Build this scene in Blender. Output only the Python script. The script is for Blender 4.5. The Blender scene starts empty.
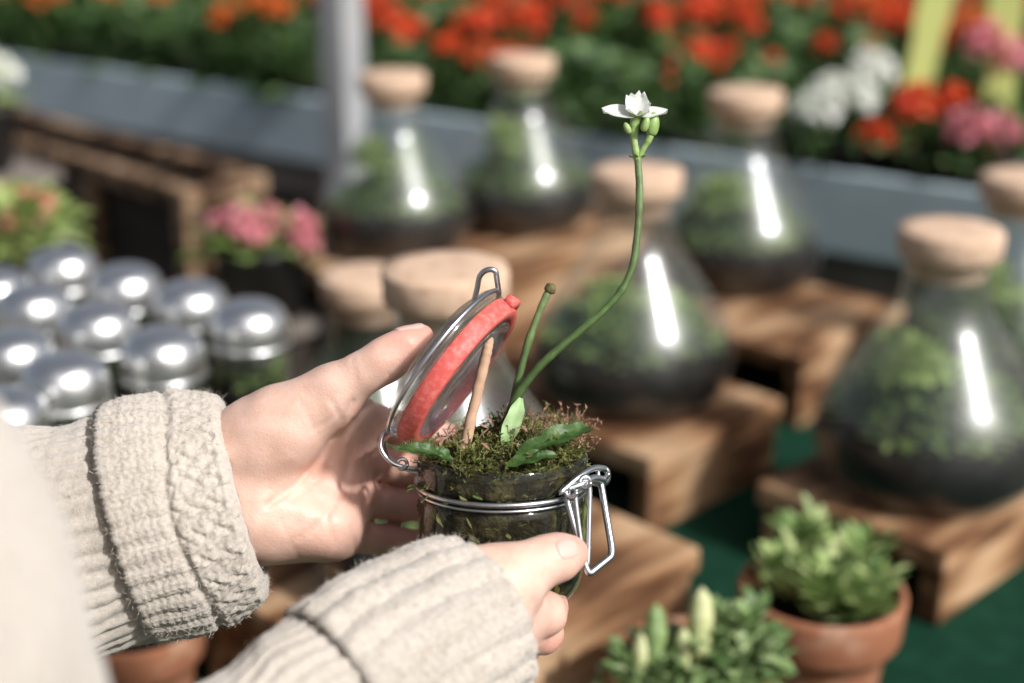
import bpy, bmesh, math, random
import numpy as np
from mathutils import Vector, Matrix

rng = np.random.default_rng(7)
random.seed(7)
scene = bpy.context.scene
COL = scene.collection
PI = math.pi

# ------------------------------------------------------------------ camera model
CZ = 1.40
PITCH = math.radians(20.0)
FPX = 1024 * 50.0 / 36.0
CAM = np.array([0.0, 0.0, CZ])
FWD = np.array([0.0, math.cos(PITCH), -math.sin(PITCH)])
UP = np.array([0.0, math.sin(PITCH), math.cos(PITCH)])
RT = np.array([1.0, 0.0, 0.0])


def P(u, v, d):
    """world point seen at pixel u, v at depth d (metres along the view axis)"""
    return CAM + RT * ((u - 512) / FPX * d) + UP * (-(v - 341.5) / FPX * d) + FWD * d


def cdir(x, y, toward):
    """world direction from (right, up, toward viewer)"""
    w = RT * x + UP * y - FWD * toward
    return w / np.linalg.norm(w)


def plane(u, v, z):
    """world point where the sight line of pixel u, v meets the level z"""
    r = RT * ((u - 512) / FPX) + UP * (-(v - 341.5) / FPX) + FWD
    t = (z - CZ) / r[2]
    return CAM + r * t


def pix(p):
    q = np.asarray(p) - CAM
    d = q @ FWD
    return 512 + FPX * (q @ RT) / d, 341.5 - FPX * (q @ UP) / d, d


TABLE = CZ - 0.64

# ------------------------------------------------------------------ scene helpers

def tag(o, label=None, cat=None, group=None, kind=None):
    if label: o['label'] = label
    if cat: o['category'] = cat
    if group: o['group'] = group
    if kind: o['kind'] = kind
    return o


def empty(name, loc, rz=0.0, label=None, cat=None, group=None):
    o = bpy.data.objects.new(name, None)
    o.empty_display_size = 0.02
    COL.objects.link(o)
    o.location = tuple(float(c) for c in loc)
    o.rotation_euler = (0, 0, rz)
    return tag(o, label, cat, group)


def mesh_obj(name, verts, faces, mats, parent=None, smooth=True, uv=None, mat_idx=None, loc=None):
    me = bpy.data.meshes.new(name)
    me.from_pydata([tuple(map(float, v)) for v in verts], [], [tuple(map(int, f)) for f in faces])
    if not isinstance(mats, (list, tuple)): mats = [mats]
    for m in mats: me.materials.append(m)
    if mat_idx is not None:
        me.polygons.foreach_set('material_index', np.asarray(mat_idx, dtype=np.int32))
    if smooth:
        me.polygons.foreach_set('use_smooth', np.ones(len(me.polygons), dtype=bool))
    if uv is not None:
        ul = me.uv_layers.new(name='UVMap')
        li = np.zeros(len(me.loops), dtype=np.int32)
        me.loops.foreach_get('vertex_index', li)
        ul.data.foreach_set('uv', np.asarray(uv, dtype=np.float32)[li].ravel())
    me.update()
    o = bpy.data.objects.new(name, me)
    COL.objects.link(o)
    if parent is not None: o.parent = parent
    if loc is not None: o.location = tuple(float(c) for c in loc)
    return o


class MB:
    """collects shapes and links them as ONE mesh object"""
    def __init__(self):
        self.v = []; self.f = []; self.m = []; self.uvs = []; self.n = 0

    def add(self, verts, faces, mi=0):
        verts = np.asarray(verts, dtype=float)
        self.v.append(verts)
        self.f.extend([tuple(i + self.n for i in f) for f in faces])
        self.m.extend([mi] * len(faces))
        self.n += len(verts)
        return self

    def build(self, name, mats, parent=None, smooth=True, loc=None):
        return mesh_obj(name, np.concatenate(self.v), self.f, mats, parent, smooth, None, self.m, loc)


def copy_tree(o, parent=None):
    c = o.copy(); COL.objects.link(c)
    if parent is not None: c.parent = parent
    for ch in list(o.children): copy_tree(ch, c)
    return c


def catmull(pts, n):
    pts = np.asarray(pts, dtype=float)
    if len(pts) == 2:
        t = np.linspace(0, 1, n)[:, None]
        return pts[0] * (1 - t) + pts[1] * t
    q = np.vstack([2 * pts[0] - pts[1], pts, 2 * pts[-1] - pts[-2]])
    ts = np.linspace(0, len(pts) - 1 - 1e-9, n)
    out = []
    for t in ts:
        i = int(t); f = t - i
        a, b, c, d = q[i], q[i + 1], q[i + 2], q[i + 3]
        out.append(0.5 * ((2 * b) + (-a + c) * f + (2 * a - 5 * b + 4 * c - d) * f * f + (-a + 3 * b - 3 * c + d) * f ** 3))
    return np.array(out)


def unit(v):
    v = np.asarray(v, dtype=float)
    return v / (np.linalg.norm(v) + 1e-12)


def tube(pts, rad, n=10, closed=False, caps=True):
    pts = np.asarray(pts, dtype=float); m = len(pts)
    rad = np.full(m, rad) if np.isscalar(rad) else np.asarray(rad, dtype=float)
    if closed:
        tang = np.roll(pts, -1, 0) - np.roll(pts, 1, 0)
    else:
        tang = np.gradient(pts, axis=0)
    tang /= np.linalg.norm(tang, axis=1)[:, None] + 1e-12
    ref = np.array([0, 0, 1.0]) if abs(tang[0][2]) < 0.9 else np.array([1.0, 0, 0])
    nrm = unit(np.cross(tang[0], ref))
    V = []; ang = np.arange(n) * 2 * PI / n
    for i in range(m):
        nrm = unit(nrm - tang[i] * (nrm @ tang[i]))
        bi = np.cross(tang[i], nrm)
        V.append(pts[i] + rad[i] * (np.cos(ang)[:, None] * nrm + np.sin(ang)[:, None] * bi))
    V = np.concatenate(V); F = []
    for i in range(m if closed else m - 1):
        a = i * n; b = ((i + 1) % m) * n
        for k in range(n):
            k2 = (k + 1) % n
            F.append((a + k, a + k2, b + k2, b + k))
    if caps and not closed:
        V = np.vstack([V, pts[0] - tang[0] * rad[0] * 0.5, pts[-1] + tang[-1] * rad[-1] * 0.5])
        c0 = m * n; c1 = c0 + 1
        for k in range(n):
            k2 = (k + 1) % n
            F.append((c0, k2, k)); F.append((c1, (m - 1) * n + k, (m - 1) * n + k2))
    return V, F


def lathe(prof, n=48, wob=None):
    """prof: list of (r, z); r == 0 ends are closed"""
    V = []; rows = []
    ang = np.arange(n) * 2 * PI / n
    for (r, z) in prof:
        if r < 1e-7:
            rows.append([len(V)]); V.append((0, 0, z))
        else:
            base = len(V)
            for a in ang:
                rr, zz = r, z
                if wob: rr, zz = wob(r, z, a)
                V.append((rr * math.cos(a), rr * math.sin(a), zz))
            rows.append(list(range(base, base + n)))
    F = []
    for A, B in zip(rows[:-1], rows[1:]):
        if len(A) == 1 and len(B) == 1: continue
        for k in range(n):
            k2 = (k + 1) % n
            if len(A) == 1: F.append((A[0], B[k2], B[k]))
            elif len(B) == 1: F.append((A[k], A[k2], B[0]))
            else: F.append((A[k], A[k2], B[k2], B[k]))
    return np.array(V, dtype=float), F


def smooth_prof(prof, n):
    p = catmull([(r, z, 0) for r, z in prof], n)
    return [(max(0.0, a[0]), a[1]) for a in p]


def frame_xf(V, origin, axis, xref=None):
    """place local verts so that local z runs along axis"""
    z = unit(axis)
    ref = np.array([1.0, 0, 0]) if xref is None else np.asarray(xref, float)
    x = unit(ref - z * (ref @ z)); y = np.cross(z, x)
    V = np.asarray(V, float)
    return origin + V[:, :1] * x + V[:, 1:2] * y + V[:, 2:3] * z


def box(x0, x1, y0, y1, z0, z1, bev=0.0, sub=0, jit=0.0, seed=0):
    bm = bmesh.new()
    bmesh.ops.create_cube(bm, size=1.0)
    for v in bm.verts:
        v.co = Vector(((x0 + x1) / 2 + v.co.x * (x1 - x0), (y0 + y1) / 2 + v.co.y * (y1 - y0), (z0 + z1) / 2 + v.co.z * (z1 - z0)))
    if bev > 0:
        bmesh.ops.bevel(bm, geom=list(bm.edges), offset=bev, segments=2, affect='EDGES', profile=0.6)
    if sub:
        bmesh.ops.subdivide_edges(bm, edges=[e for e in bm.edges if e.calc_length() > bev * 3], cuts=sub, use_grid_fill=True)
    V = np.array([v.co[:] for v in bm.verts])
    bm.verts.index_update()
    F = [tuple(v.index for v in f.verts) for f in bm.faces]
    bm.free()
    if jit:
        V = V + jit * wobble(V, 9.0, seed)
    return V, F


def wobble(p, freq, seed, oct=3):
    """smooth vector noise from sums of sines"""
    r = np.random.default_rng(seed + 101)
    out = np.zeros_like(p, dtype=float)
    for o in range(oct):
        for _ in range(4):
            k = r.normal(size=3); k = k / np.linalg.norm(k) * freq * 2 ** o * r.uniform(.6, 1.4)
            ph = r.uniform(0, 2 * PI); dr = r.normal(size=3)
            out += np.sin(p @ k + ph)[:, None] * dr / (2.2 * (1.7 ** o) * 2)
    return out


def noise1(p, freq, seed, oct=3):
    return wobble(p, freq, seed, oct)[:, 0]


# ------------------------------------------------------------------ signed distance modelling

def rcone(p, a, b, r1, r2):
    a = np.asarray(a); b = np.asarray(b)
    ba = b - a; pa = p - a
    h = np.clip((pa @ ba) / (ba @ ba), 0, 1)
    return np.linalg.norm(pa - h[:, None] * ba, axis=1) - (r1 + (r2 - r1) * h)


def smin(a, b, k):
    h = np.maximum(k - np.abs(a - b), 0) / k
    return np.minimum(a, b) - h * h * k * 0.25


def surface_nets(fn, lo, hi, h):
    lo = np.asarray(lo, float); hi = np.asarray(hi, float)
    dims = np.ceil((hi - lo) / h).astype(int) + 1
    ax = [lo[i] + h * np.arange(dims[i]) for i in range(3)]
    G = np.stack(np.meshgrid(*ax, indexing='ij'), -1).reshape(-1, 3)
    F = np.concatenate([fn(G[i:i + 400000]) for i in range(0, len(G), 400000)]).reshape(dims)
    s = F < 0
    off = [(i, j, k) for i in (0, 1) for j in (0, 1) for k in (0, 1)]
    sl = lambda A, o: A[o[0]:dims[0] - 1 + o[0], o[1]:dims[1] - 1 + o[1], o[2]:dims[2] - 1 + o[2]]
    cnt = sum(sl(s, o).astype(np.int8) for o in off)
    act = (cnt > 0) & (cnt < 8)
    idx = np.full(act.shape, -1, dtype=np.int64)
    idx[act] = np.arange(act.sum())
    acc = np.zeros((act.sum(), 3)); num = np.zeros(act.sum())
    for a in range(8):
        for b in range(a + 1, 8):
            oa, ob = np.array(off[a]), np.array(off[b])
            if np.abs(oa - ob).sum() != 1: continue
            fa = sl(F, oa)[act]; fb = sl(F, ob)[act]
            m = (fa < 0) != (fb < 0)
            t = np.where(m, fa / np.where(m, fa - fb, 1), 0)
            acc += np.where(m[:, None], oa + t[:, None] * (ob - oa), 0); num += m
    cells = np.argwhere(act)
    V = lo + h * (cells + acc / num[:, None])
    faces = []
    for d in range(3):
        o = [0, 0, 0]; o[d] = 1
        e1, e2 = (d + 1) % 3, (d + 2) % 3
        A = [slice(None)] * 3; B = [slice(None)] * 3
        A[d] = slice(0, -1); B[d] = slice(1, None)
        sa = s[tuple(A)]; sb = s[tuple(B)]
        ed = np.argwhere(sa != sb)
        ok = (ed[:, e1] >= 1) & (ed[:, e2] >= 1) & (ed[:, e1] < dims[e1] - 1) & (ed[:, e2] < dims[e2] - 1)
        ed = ed[ok]
        q = []
        for (x, y) in ((1, 1), (0, 1), (0, 0), (1, 0)):
            c = ed.copy(); c[:, e1] -= x; c[:, e2] -= y
            q.append(idx[c[:, 0], c[:, 1], c[:, 2]])
        q = np.stack(q, 1)
        flip = ~sa[ed[:, 0], ed[:, 1], ed[:, 2]]
        q[flip] = q[flip][:, ::-1]
        faces.append(q)
    faces = np.concatenate(faces)
    faces = faces[(faces >= 0).all(1)]
    e = h * 0.5
    for _ in range(2):
        f0 = fn(V)
        g = np.stack([fn(V + np.eye(3)[i] * e) - fn(V - np.eye(3)[i] * e) for i in range(3)], 1) / (2 * e)
        V = V - (f0 / np.maximum((g * g).sum(1), 0.3))[:, None] * g
    return V, faces


# ------------------------------------------------------------------ materials

def new_mat(name):
    m = bpy.data.materials.new(name); m.use_nodes = True
    nt = m.node_tree; nt.nodes.clear()
    out = nt.nodes.new('ShaderNodeOutputMaterial')
    return m, nt, out


def N(nt, kind, **kw):
    n = nt.nodes.new('ShaderNode' + kind)
    for k, v in kw.items():
        if k.startswith('_'): setattr(n, k[1:], v)
        else: n.inputs[k.replace('__', ' ')].default_value = v
    return n


def L(nt, a, ao, b, bi): nt.links.new(a.outputs[ao], b.inputs[bi])


def ramp(nt, cols):
    r = nt.nodes.new('ShaderNodeValToRGB')
    el = r.color_ramp.elements
    while len(el) < len(cols): el.new(0.5)
    for i, (p, c) in enumerate(cols):
        el[i].position = p; el[i].color = (*c, 1)
    return r


def simple(name, col, rough=0.6, metal=0.0, spec=0.5, noise=None, bump=None, sub=0.0, coat=0.0):
    """noise = (scale, other colour, (lo, hi)), bump = (scale, strength, distance)"""
    m, nt, out = new_mat(name)
    b = N(nt, 'BsdfPrincipled', Base__Color=(*col, 1), Roughness=rough, Metallic=metal)
    b.inputs['Specular IOR Level'].default_value = spec
    b.inputs['Coat Weight'].default_value = coat
    if sub:
        b.inputs['Subsurface Weight'].default_value = sub
        b.inputs['Subsurface Scale'].default_value = 0.01
    L(nt, b, 'BSDF', out, 'Surface')
    tc = N(nt, 'TexCoord')
    if noise:
        n = N(nt, 'TexNoise', Scale=noise[0], Detail=5.0, Roughness=0.6)
        L(nt, tc, 'Object', n, 'Vector')
        r = ramp(nt, [(noise[2][0], col), (noise[2][1], noise[1])])
        L(nt, n, 'Fac', r, 'Fac'); L(nt, r, 'Color', b, 'Base Color')
    if bump:
        n = N(nt, 'TexNoise', Scale=bump[0], Detail=6.0, Roughness=0.6)
        L(nt, tc, 'Object', n, 'Vector')
        bp = N(nt, 'Bump', Strength=bump[1], Distance=bump[2])
        L(nt, n, 'Fac', bp, 'Height'); L(nt, bp, 'Normal', b, 'Normal')
    return m


def leafy(name, cols, rough=0.5, transl=0.35, spec=0.35):
    """each separate leaf takes its own colour"""
    m, nt, out = new_mat(name)
    g = N(nt, 'NewGeometry')
    r = ramp(nt, [(i / max(1, len(cols) - 1), c) for i, c in enumerate(cols)])
    L(nt, g, 'Random Per Island', r, 'Fac')
    b = N(nt, 'BsdfPrincipled', Roughness=rough)
    b.inputs['Specular IOR Level'].default_value = spec
    t = N(nt, 'BsdfTranslucent')
    L(nt, r, 'Color', b, 'Base Color'); L(nt, r, 'Color', t, 'Color')
    mx = N(nt, 'MixShader', Fac=transl)
    L(nt, b, 'BSDF', mx, 1); L(nt, t, 'BSDF', mx, 2); L(nt, mx, 'Shader', out, 'Surface')
    return m


def thin_glass(name, tint=(0.985, 0.993, 0.99), rough2=0.24, w2=0.86, veil=0.006, base=0.085, soft=0.5):
    """thin blown glass: see-through, sharp and slightly smeared reflections, a faint diffuse layer for the milky look of reflected sky"""
    m, nt, out = new_mat(name)
    tr = N(nt, 'BsdfTransparent', Color=(*tint, 1))
    g1 = N(nt, 'BsdfGlossy', Roughness=0.07, Color=(1, 1, 1, 1))
    g2 = N(nt, 'BsdfGlossy', Roughness=rough2, Color=(1, 1, 1, 1))
    g3 = N(nt, 'BsdfGlossy', Roughness=0.4, Color=(1, 1, 1, 1))
    m3 = N(nt, 'MixShader', Fac=soft); L(nt, g2, 'BSDF', m3, 1); L(nt, g3, 'BSDF', m3, 2)
    mg = N(nt, 'MixShader', Fac=w2); L(nt, g1, 'BSDF', mg, 1); L(nt, m3, 'Shader', mg, 2)
    fr = N(nt, 'LayerWeight', Blend=0.5)
    pw = N(nt, 'Math', _operation='POWER'); L(nt, fr, 'Facing', pw, 0); pw.inputs[1].default_value = 4.0
    ma = N(nt, 'Math', _operation='MULTIPLY_ADD'); L(nt, pw, 'Value', ma, 0); ma.inputs[1].default_value = 0.72; ma.inputs[2].default_value = base
    mx = N(nt, 'MixShader'); L(nt, ma, 'Value', mx, 'Fac'); L(nt, tr, 'BSDF', mx, 1); L(nt, mg, 'Shader', mx, 2)
    df = N(nt, 'BsdfDiffuse', Color=(0.75, 0.78, 0.78, 1))
    md = N(nt, 'MixShader')  # pale diffuse colour mixed in for the milky sheen of reflected sky
    tc = N(nt, 'TexCoord'); n = N(nt, 'TexNoise', Scale=22.0, Detail=4.0); L(nt, tc, 'Object', n, 'Vector')
    mr = N(nt, 'MapRange'); mr.inputs[1].default_value = 0.35; mr.inputs[2].default_value = 0.75
    mr.inputs[3].default_value = veil * 0.3; mr.inputs[4].default_value = veil * 2
    L(nt, n, 'Fac', mr, 0); L(nt, mr, 0, md, 'Fac')
    L(nt, mx, 'Shader', md, 1); L(nt, df, 'BSDF', md, 2); L(nt, md, 'Shader', out, 'Surface')
    return m


def thick_glass(name):
    m, nt, out = new_mat(name)
    g = N(nt, 'BsdfGlass', Roughness=0.02, IOR=1.47, Color=(0.93, 0.96, 0.95, 1))
    t = N(nt, 'BsdfTransparent', Color=(0.93, 0.95, 0.95, 1))
    gl = N(nt, 'BsdfGlossy', Roughness=0.12)
    a = N(nt, 'MixShader', Fac=0.6); L(nt, g, 'BSDF', a, 1); L(nt, t, 'BSDF', a, 2)
    b = N(nt, 'MixShader', Fac=0.06); L(nt, a, 'Shader', b, 1); L(nt, gl, 'BSDF', b, 2)
    L(nt, b, 'Shader', out, 'Surface')
    return m


def wood_mat(name, cols, scale=1.0, axis=0):
    m, nt, out = new_mat(name)
    tc = N(nt, 'TexCoord'); oi = N(nt, 'ObjectInfo')
    ad = N(nt, 'VectorMath', _operation='MULTIPLY_ADD')
    cb = N(nt, 'CombineXYZ')
    for i in range(3): L(nt, oi, 'Random', cb, i)
    L(nt, cb, 'Vector', ad, 0); ad.inputs[1].default_value = (17, 9, 23); L(nt, tc, 'Object', ad, 2)
    mp = N(nt, 'Mapping')
    s = [14.0 * scale] * 3; s[axis] = 1.6 * scale
    mp.inputs['Scale'].default_value = s
    L(nt, ad, 'Vector', mp, 'Vector')
    n = N(nt, 'TexNoise', Scale=1.6, Detail=6.0, Roughness=0.62, Distortion=1.3)
    L(nt, mp, 'Vector', n, 'Vector')
    wv = N(nt, 'TexWave', Scale=0.9, Distortion=9.0, Detail=4.0)
    wv.inputs['Detail Scale'].default_value = 1.2
    L(nt, mp, 'Vector', wv, 'Vector')
    mix = N(nt, 'Mix', _data_type='FLOAT'); mix.inputs[0].default_value = 0.45
    L(nt, n, 'Fac', mix, 2); L(nt, wv, 'Fac', mix, 3)
    r = ramp(nt, cols); L(nt, mix, 0, r, 'Fac')
    n2 = N(nt, 'TexNoise', Scale=9.0, Detail=3.0); L(nt, ad, 'Vector', n2, 'Vector')
    r2 = ramp(nt, [(0.35, (0.72, 0.66, 0.6)), (0.62, (1.08, 1.04, 1.0))]); L(nt, n2, 'Fac', r2, 'Fac')
    mu = N(nt, 'Mix', _data_type='RGBA', _blend_type='MULTIPLY'); mu.inputs[0].default_value = 1.0
    L(nt, r, 'Color', mu, 6); L(nt, r2, 'Color', mu, 7)
    b = N(nt, 'BsdfPrincipled', Roughness=0.75); b.inputs['Specular IOR Level'].default_value = 0.25
    L(nt, mu, 2, b, 'Base Color')
    bp = N(nt, 'Bump', Strength=0.5, Distance=0.003); L(nt, mix, 0, bp, 'Height'); L(nt, bp, 'Normal', b, 'Normal')
    L(nt, b, 'BSDF', out, 'Surface')
    return m


def skin_mat():
    m, nt, out = new_mat('skin')
    tc = N(nt, 'TexCoord')
    n1 = N(nt, 'TexNoise', Scale=75.0, Detail=6.0, Roughness=0.68); L(nt, tc, 'Object', n1, 'Vector')
    r1 = ramp(nt, [(0.28, (0.67, 0.415, 0.315)), (0.52, (0.74, 0.50, 0.395)), (0.74, (0.78, 0.555, 0.45))])
    L(nt, n1, 'Fac', r1, 'Fac')
    at = N(nt, 'VertexColor', _layer_name='flush')
    mx = N(nt, 'Mix', _data_type='RGBA'); L(nt, at, 'Color', mx, 0)
    L(nt, r1, 'Color', mx, 6); mx.inputs[7].default_value = (0.66, 0.27, 0.20, 1)
    b = N(nt, 'BsdfPrincipled', Roughness=0.46)
    b.inputs['Specular IOR Level'].default_value = 0.45
    b.inputs['Subsurface Weight'].default_value = 0.22
    b.inputs['Subsurface Radius'].default_value = (1.0, 0.32, 0.18)
    b.inputs['Subsurface Scale'].default_value = 0.006
    L(nt, mx, 2, b, 'Base Color')
    v = N(nt, 'TexVoronoi', Scale=900.0, _feature='F1'); L(nt, tc, 'Object', v, 'Vector')
    n2 = N(nt, 'TexNoise', Scale=260.0, Detail=5.0, Roughness=0.65); L(nt, tc, 'Object', n2, 'Vector')
    ad = N(nt, 'Math', _operation='MULTIPLY_ADD'); L(nt, v, 'Distance', ad, 0); ad.inputs[1].default_value = 0.5; L(nt, n2, 'Fac', ad, 2)
    bp = N(nt, 'Bump', Strength=0.28, Distance=0.0007); L(nt, ad, 'Value', bp, 'Height'); L(nt, bp, 'Normal', b, 'Normal')
    L(nt, b, 'BSDF', out, 'Surface')
    return m


def knit_mat():
    m, nt, out = new_mat('oatmeal_knit')
    tc = N(nt, 'TexCoord')
    n = N(nt, 'TexNoise', Scale=30.0, Detail=4.0); L(nt, tc, 'Object', n, 'Vector')
    n3 = N(nt, 'TexNoise', Scale=420.0, Detail=6.0, Roughness=0.7); L(nt, tc, 'Object', n3, 'Vector')
    ad = N(nt, 'Math', _operation='MULTIPLY_ADD'); L(nt, n3, 'Fac', ad, 0); ad.inputs[1].default_value = 0.7
    ml = N(nt, 'Math', _operation='MULTIPLY'); L(nt, n, 'Fac', ml, 0); ml.inputs[1].default_value = 0.3; L(nt, ml, 'Value', ad, 2)
    r = ramp(nt, [(0.3, (0.40, 0.345, 0.28)), (0.52, (0.56, 0.50, 0.43)), (0.75, (0.66, 0.605, 0.54))])
    L(nt, ad, 'Value', r, 'Fac')
    b = N(nt, 'BsdfPrincipled', Roughness=0.9); b.inputs['Specular IOR Level'].default_value = 0.15
    b.inputs['Sheen Weight'].default_value = 0.35; b.inputs['Sheen Roughness'].default_value = 0.5
    L(nt, r, 'Color', b, 'Base Color')
    n2 = N(nt, 'TexNoise', Scale=900.0, Detail=5.0, Roughness=0.75); L(nt, tc, 'Object', n2, 'Vector')
    bp = N(nt, 'Bump', Strength=0.6, Distance=0.0012); L(nt, n2, 'Fac', bp, 'Height'); L(nt, bp, 'Normal', b, 'Normal')
    L(nt, b, 'BSDF', out, 'Surface')
    return m


M = {}
M['skin'] = skin_mat()
M['nail'] = simple('nail', (0.72, 0.44, 0.37), 0.38, spec=0.5, sub=0.2)
M['knit'] = knit_mat()
M['flask'] = thin_glass('flask_glass')
M['jarglass'] = thin_glass('jar_glass', (0.95, 0.97, 0.95), 0.10, 0.12, 0.003, 0.03, 0.0)
M['lidglass'] = thick_glass('lid_glass')
M['cork'] = simple('cork', (0.64, 0.45, 0.32), 0.85, spec=0.2, noise=(70.0, (0.45, 0.28, 0.17), (0.50, 0.72)), bump=(160.0, 0.5, 0.002))
M['soil'] = simple('soil', (0.006, 0.005, 0.004), 0.9, spec=0.1, noise=(60.0, (0.020, 0.014, 0.009), (0.5, 0.75)), bump=(120.0, 1.0, 0.004))
M['jarsoil'] = simple('jar_soil', (0.018, 0.015, 0.008), 0.8, spec=0.12, noise=(120.0, (0.12, 0.105, 0.042), (0.48, 0.80)), bump=(150.0, 1.0, 0.004))
M['wood'] = wood_mat('crate_wood', [(0.25, (0.12, 0.055, 0.026)), (0.42, (0.29, 0.160, 0.082)), (0.60, (0.44, 0.28, 0.16)), (0.8, (0.56, 0.39, 0.25))])
M['oldwood'] = wood_mat('weathered_wood', [(0.3, (0.06, 0.033, 0.019)), (0.55, (0.20, 0.125, 0.072)), (0.8, (0.42, 0.30, 0.20))], 1.3, 0)
M['stick'] = simple('stick_wood', (0.56, 0.36, 0.24), 0.7, spec=0.25, noise=(130.0, (0.42, 0.25, 0.16), (0.5, 0.75)), bump=(300.0, .3, .0006))
M['terracotta'] = simple('terracotta', (0.31, 0.125, 0.065), 0.8, spec=0.25, noise=(28.0, (0.44, 0.27, 0.18), (0.5, 0.72)), bump=(90.0, 0.3, 0.002))
M['steel'] = simple('steel_wire', (0.62, 0.63, 0.64), 0.28, metal=1.0, bump=(300.0, 0.15, 0.0005))
M['tin'] = simple('tin_lid', (0.72, 0.72, 0.71), 0.36, metal=1.0, bump=(38.0, 0.30, 0.005))
M['galv'] = simple('galvanised_metal', (0.50, 0.50, 0.50), 0.42, metal=0.25, noise=(20.0, (0.40, 0.41, 0.42), (0.4, 0.7)))
M['rubber'] = simple('red_rubber', (0.64, 0.10, 0.085), 0.5, spec=0.4, noise=(420.0, (0.74, 0.24, 0.20), (0.44, 0.72)), sub=0.25, bump=(260.0, 0.25, 0.0006))
M['paint'] = simple('blue_grey_paint', (0.42, 0.51, 0.545), 0.55, noise=(6.0, (0.34, 0.42, 0.45), (0.45, 0.75)))
M['brownboard'] = simple('grey_brown_board', (0.17, 0.14, 0.12), 0.8, noise=(9.0, (0.24, 0.21, 0.18), (0.4, 0.7)))
M['cloth'] = simple('green_cloth', (0.007, 0.040, 0.022), 0.95, spec=0.1, noise=(45.0, (0.012, 0.058, 0.032), (0.45, 0.7)), bump=(600.0, 0.7, 0.003))
M['paving'] = simple('paving', (0.17, 0.165, 0.16), 0.9, noise=(3.0, (0.24, 0.23, 0.22), (0.4, 0.7)), bump=(40.0, 0.3, 0.004))
M['dark'] = simple('dark_and_shaded_wood', (0.022, 0.016, 0.012), 0.85, noise=(12.0, (0.045, 0.03, 0.02), (0.4, 0.7)))  # plain dark wood; on the open crate's slats its darkness paints shade
M['stem'] = simple('stem_green', (0.060, 0.115, 0.025), 0.42, spec=0.45, sub=0.1, noise=(60.0, (0.11, 0.18, 0.05), (0.4, 0.7)))


def trap_mat():
    m, nt, out = new_mat('trap_leaf_green')
    tc = N(nt, 'TexCoord')
    n = N(nt, 'TexNoise', Scale=150.0, Detail=6.0, Roughness=0.65); L(nt, tc, 'Object', n, 'Vector')
    r = ramp(nt, [(.32, (.030, .075, .018)), (.5, (.075, .150, .035)), (.66, (.15, .24, .075)), (.8, (.26, .30, .12))]); L(nt, n, 'Fac', r, 'Fac')
    b = N(nt, 'BsdfPrincipled', Roughness=0.42); b.inputs['Specular IOR Level'].default_value = .35
    t = N(nt, 'BsdfTranslucent'); L(nt, r, 'Color', b, 'Base Color'); L(nt, r, 'Color', t, 'Color')
    n2 = N(nt, 'TexVoronoi', Scale=420.0); L(nt, tc, 'Object', n2, 'Vector')
    bp = N(nt, 'Bump', Strength=.35, Distance=.0005); L(nt, n2, 'Distance', bp, 'Height'); L(nt, bp, 'Normal', b, 'Normal')
    mx = N(nt, 'MixShader', Fac=.3); L(nt, b, 'BSDF', mx, 1); L(nt, t, 'BSDF', mx, 2); L(nt, mx, 'Shader', out, 'Surface')
    return m


M['leafbright'] = trap_mat()
M['leafpale'] = simple('leaf_pale', (0.42, 0.55, 0.27), 0.45, spec=0.4, noise=(90.0, (0.25, 0.42, 0.13), (0.45, 0.7)), sub=0.15)
M['bud'] = simple('bud_green', (0.24, 0.36, 0.10), 0.45, noise=(150.0, (0.34, 0.46, 0.18), (0.4, 0.7)))
M['oldbud'] = simple('withered_bud', (0.10, 0.12, 0.035), 0.6, noise=(400.0, (0.19, 0.12, 0.06), (0.4, 0.65)), bump=(700., .6, .001))


def stalk_mat():
    m, nt, out = new_mat('stalk_green')
    tc = N(nt, 'TexCoord'); sx = N(nt, 'SeparateXYZ'); L(nt, tc, 'Generated', sx, 'Vector')
    r = ramp(nt, [(0.0, (0.045, 0.085, 0.020)), (0.55, (0.085, 0.145, 0.042)), (1.0, (0.17, 0.24, 0.095))]); L(nt, sx, 'Z', r, 'Fac')
    n = N(nt, 'TexNoise', Scale=140.0, Detail=4.0); L(nt, tc, 'Object', n, 'Vector')
    r2 = ramp(nt, [(.35, (.72, .72, .68)), (.65, (1.12, 1.1, 1.1))]); L(nt, n, 'Fac', r2, 'Fac')
    mu = N(nt, 'Mix', _data_type='RGBA', _blend_type='MULTIPLY'); mu.inputs[0].default_value = 1.0
    L(nt, r, 'Color', mu, 6); L(nt, r2, 'Color', mu, 7)
    b = N(nt, 'BsdfPrincipled', Roughness=0.45); b.inputs['Subsurface Weight'].default_value = .15; b.inputs['Subsurface Scale'].default_value = .003
    L(nt, mu, 2, b, 'Base Color')
    bp = N(nt, 'Bump', Strength=.25, Distance=.0006); n2 = N(nt, 'TexNoise', Scale=600.0, Detail=3.0); L(nt, tc, 'Object', n2, 'Vector')
    L(nt, n2, 'Fac', bp, 'Height'); L(nt, bp, 'Normal', b, 'Normal'); L(nt, b, 'BSDF', out, 'Surface')
    return m


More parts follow.
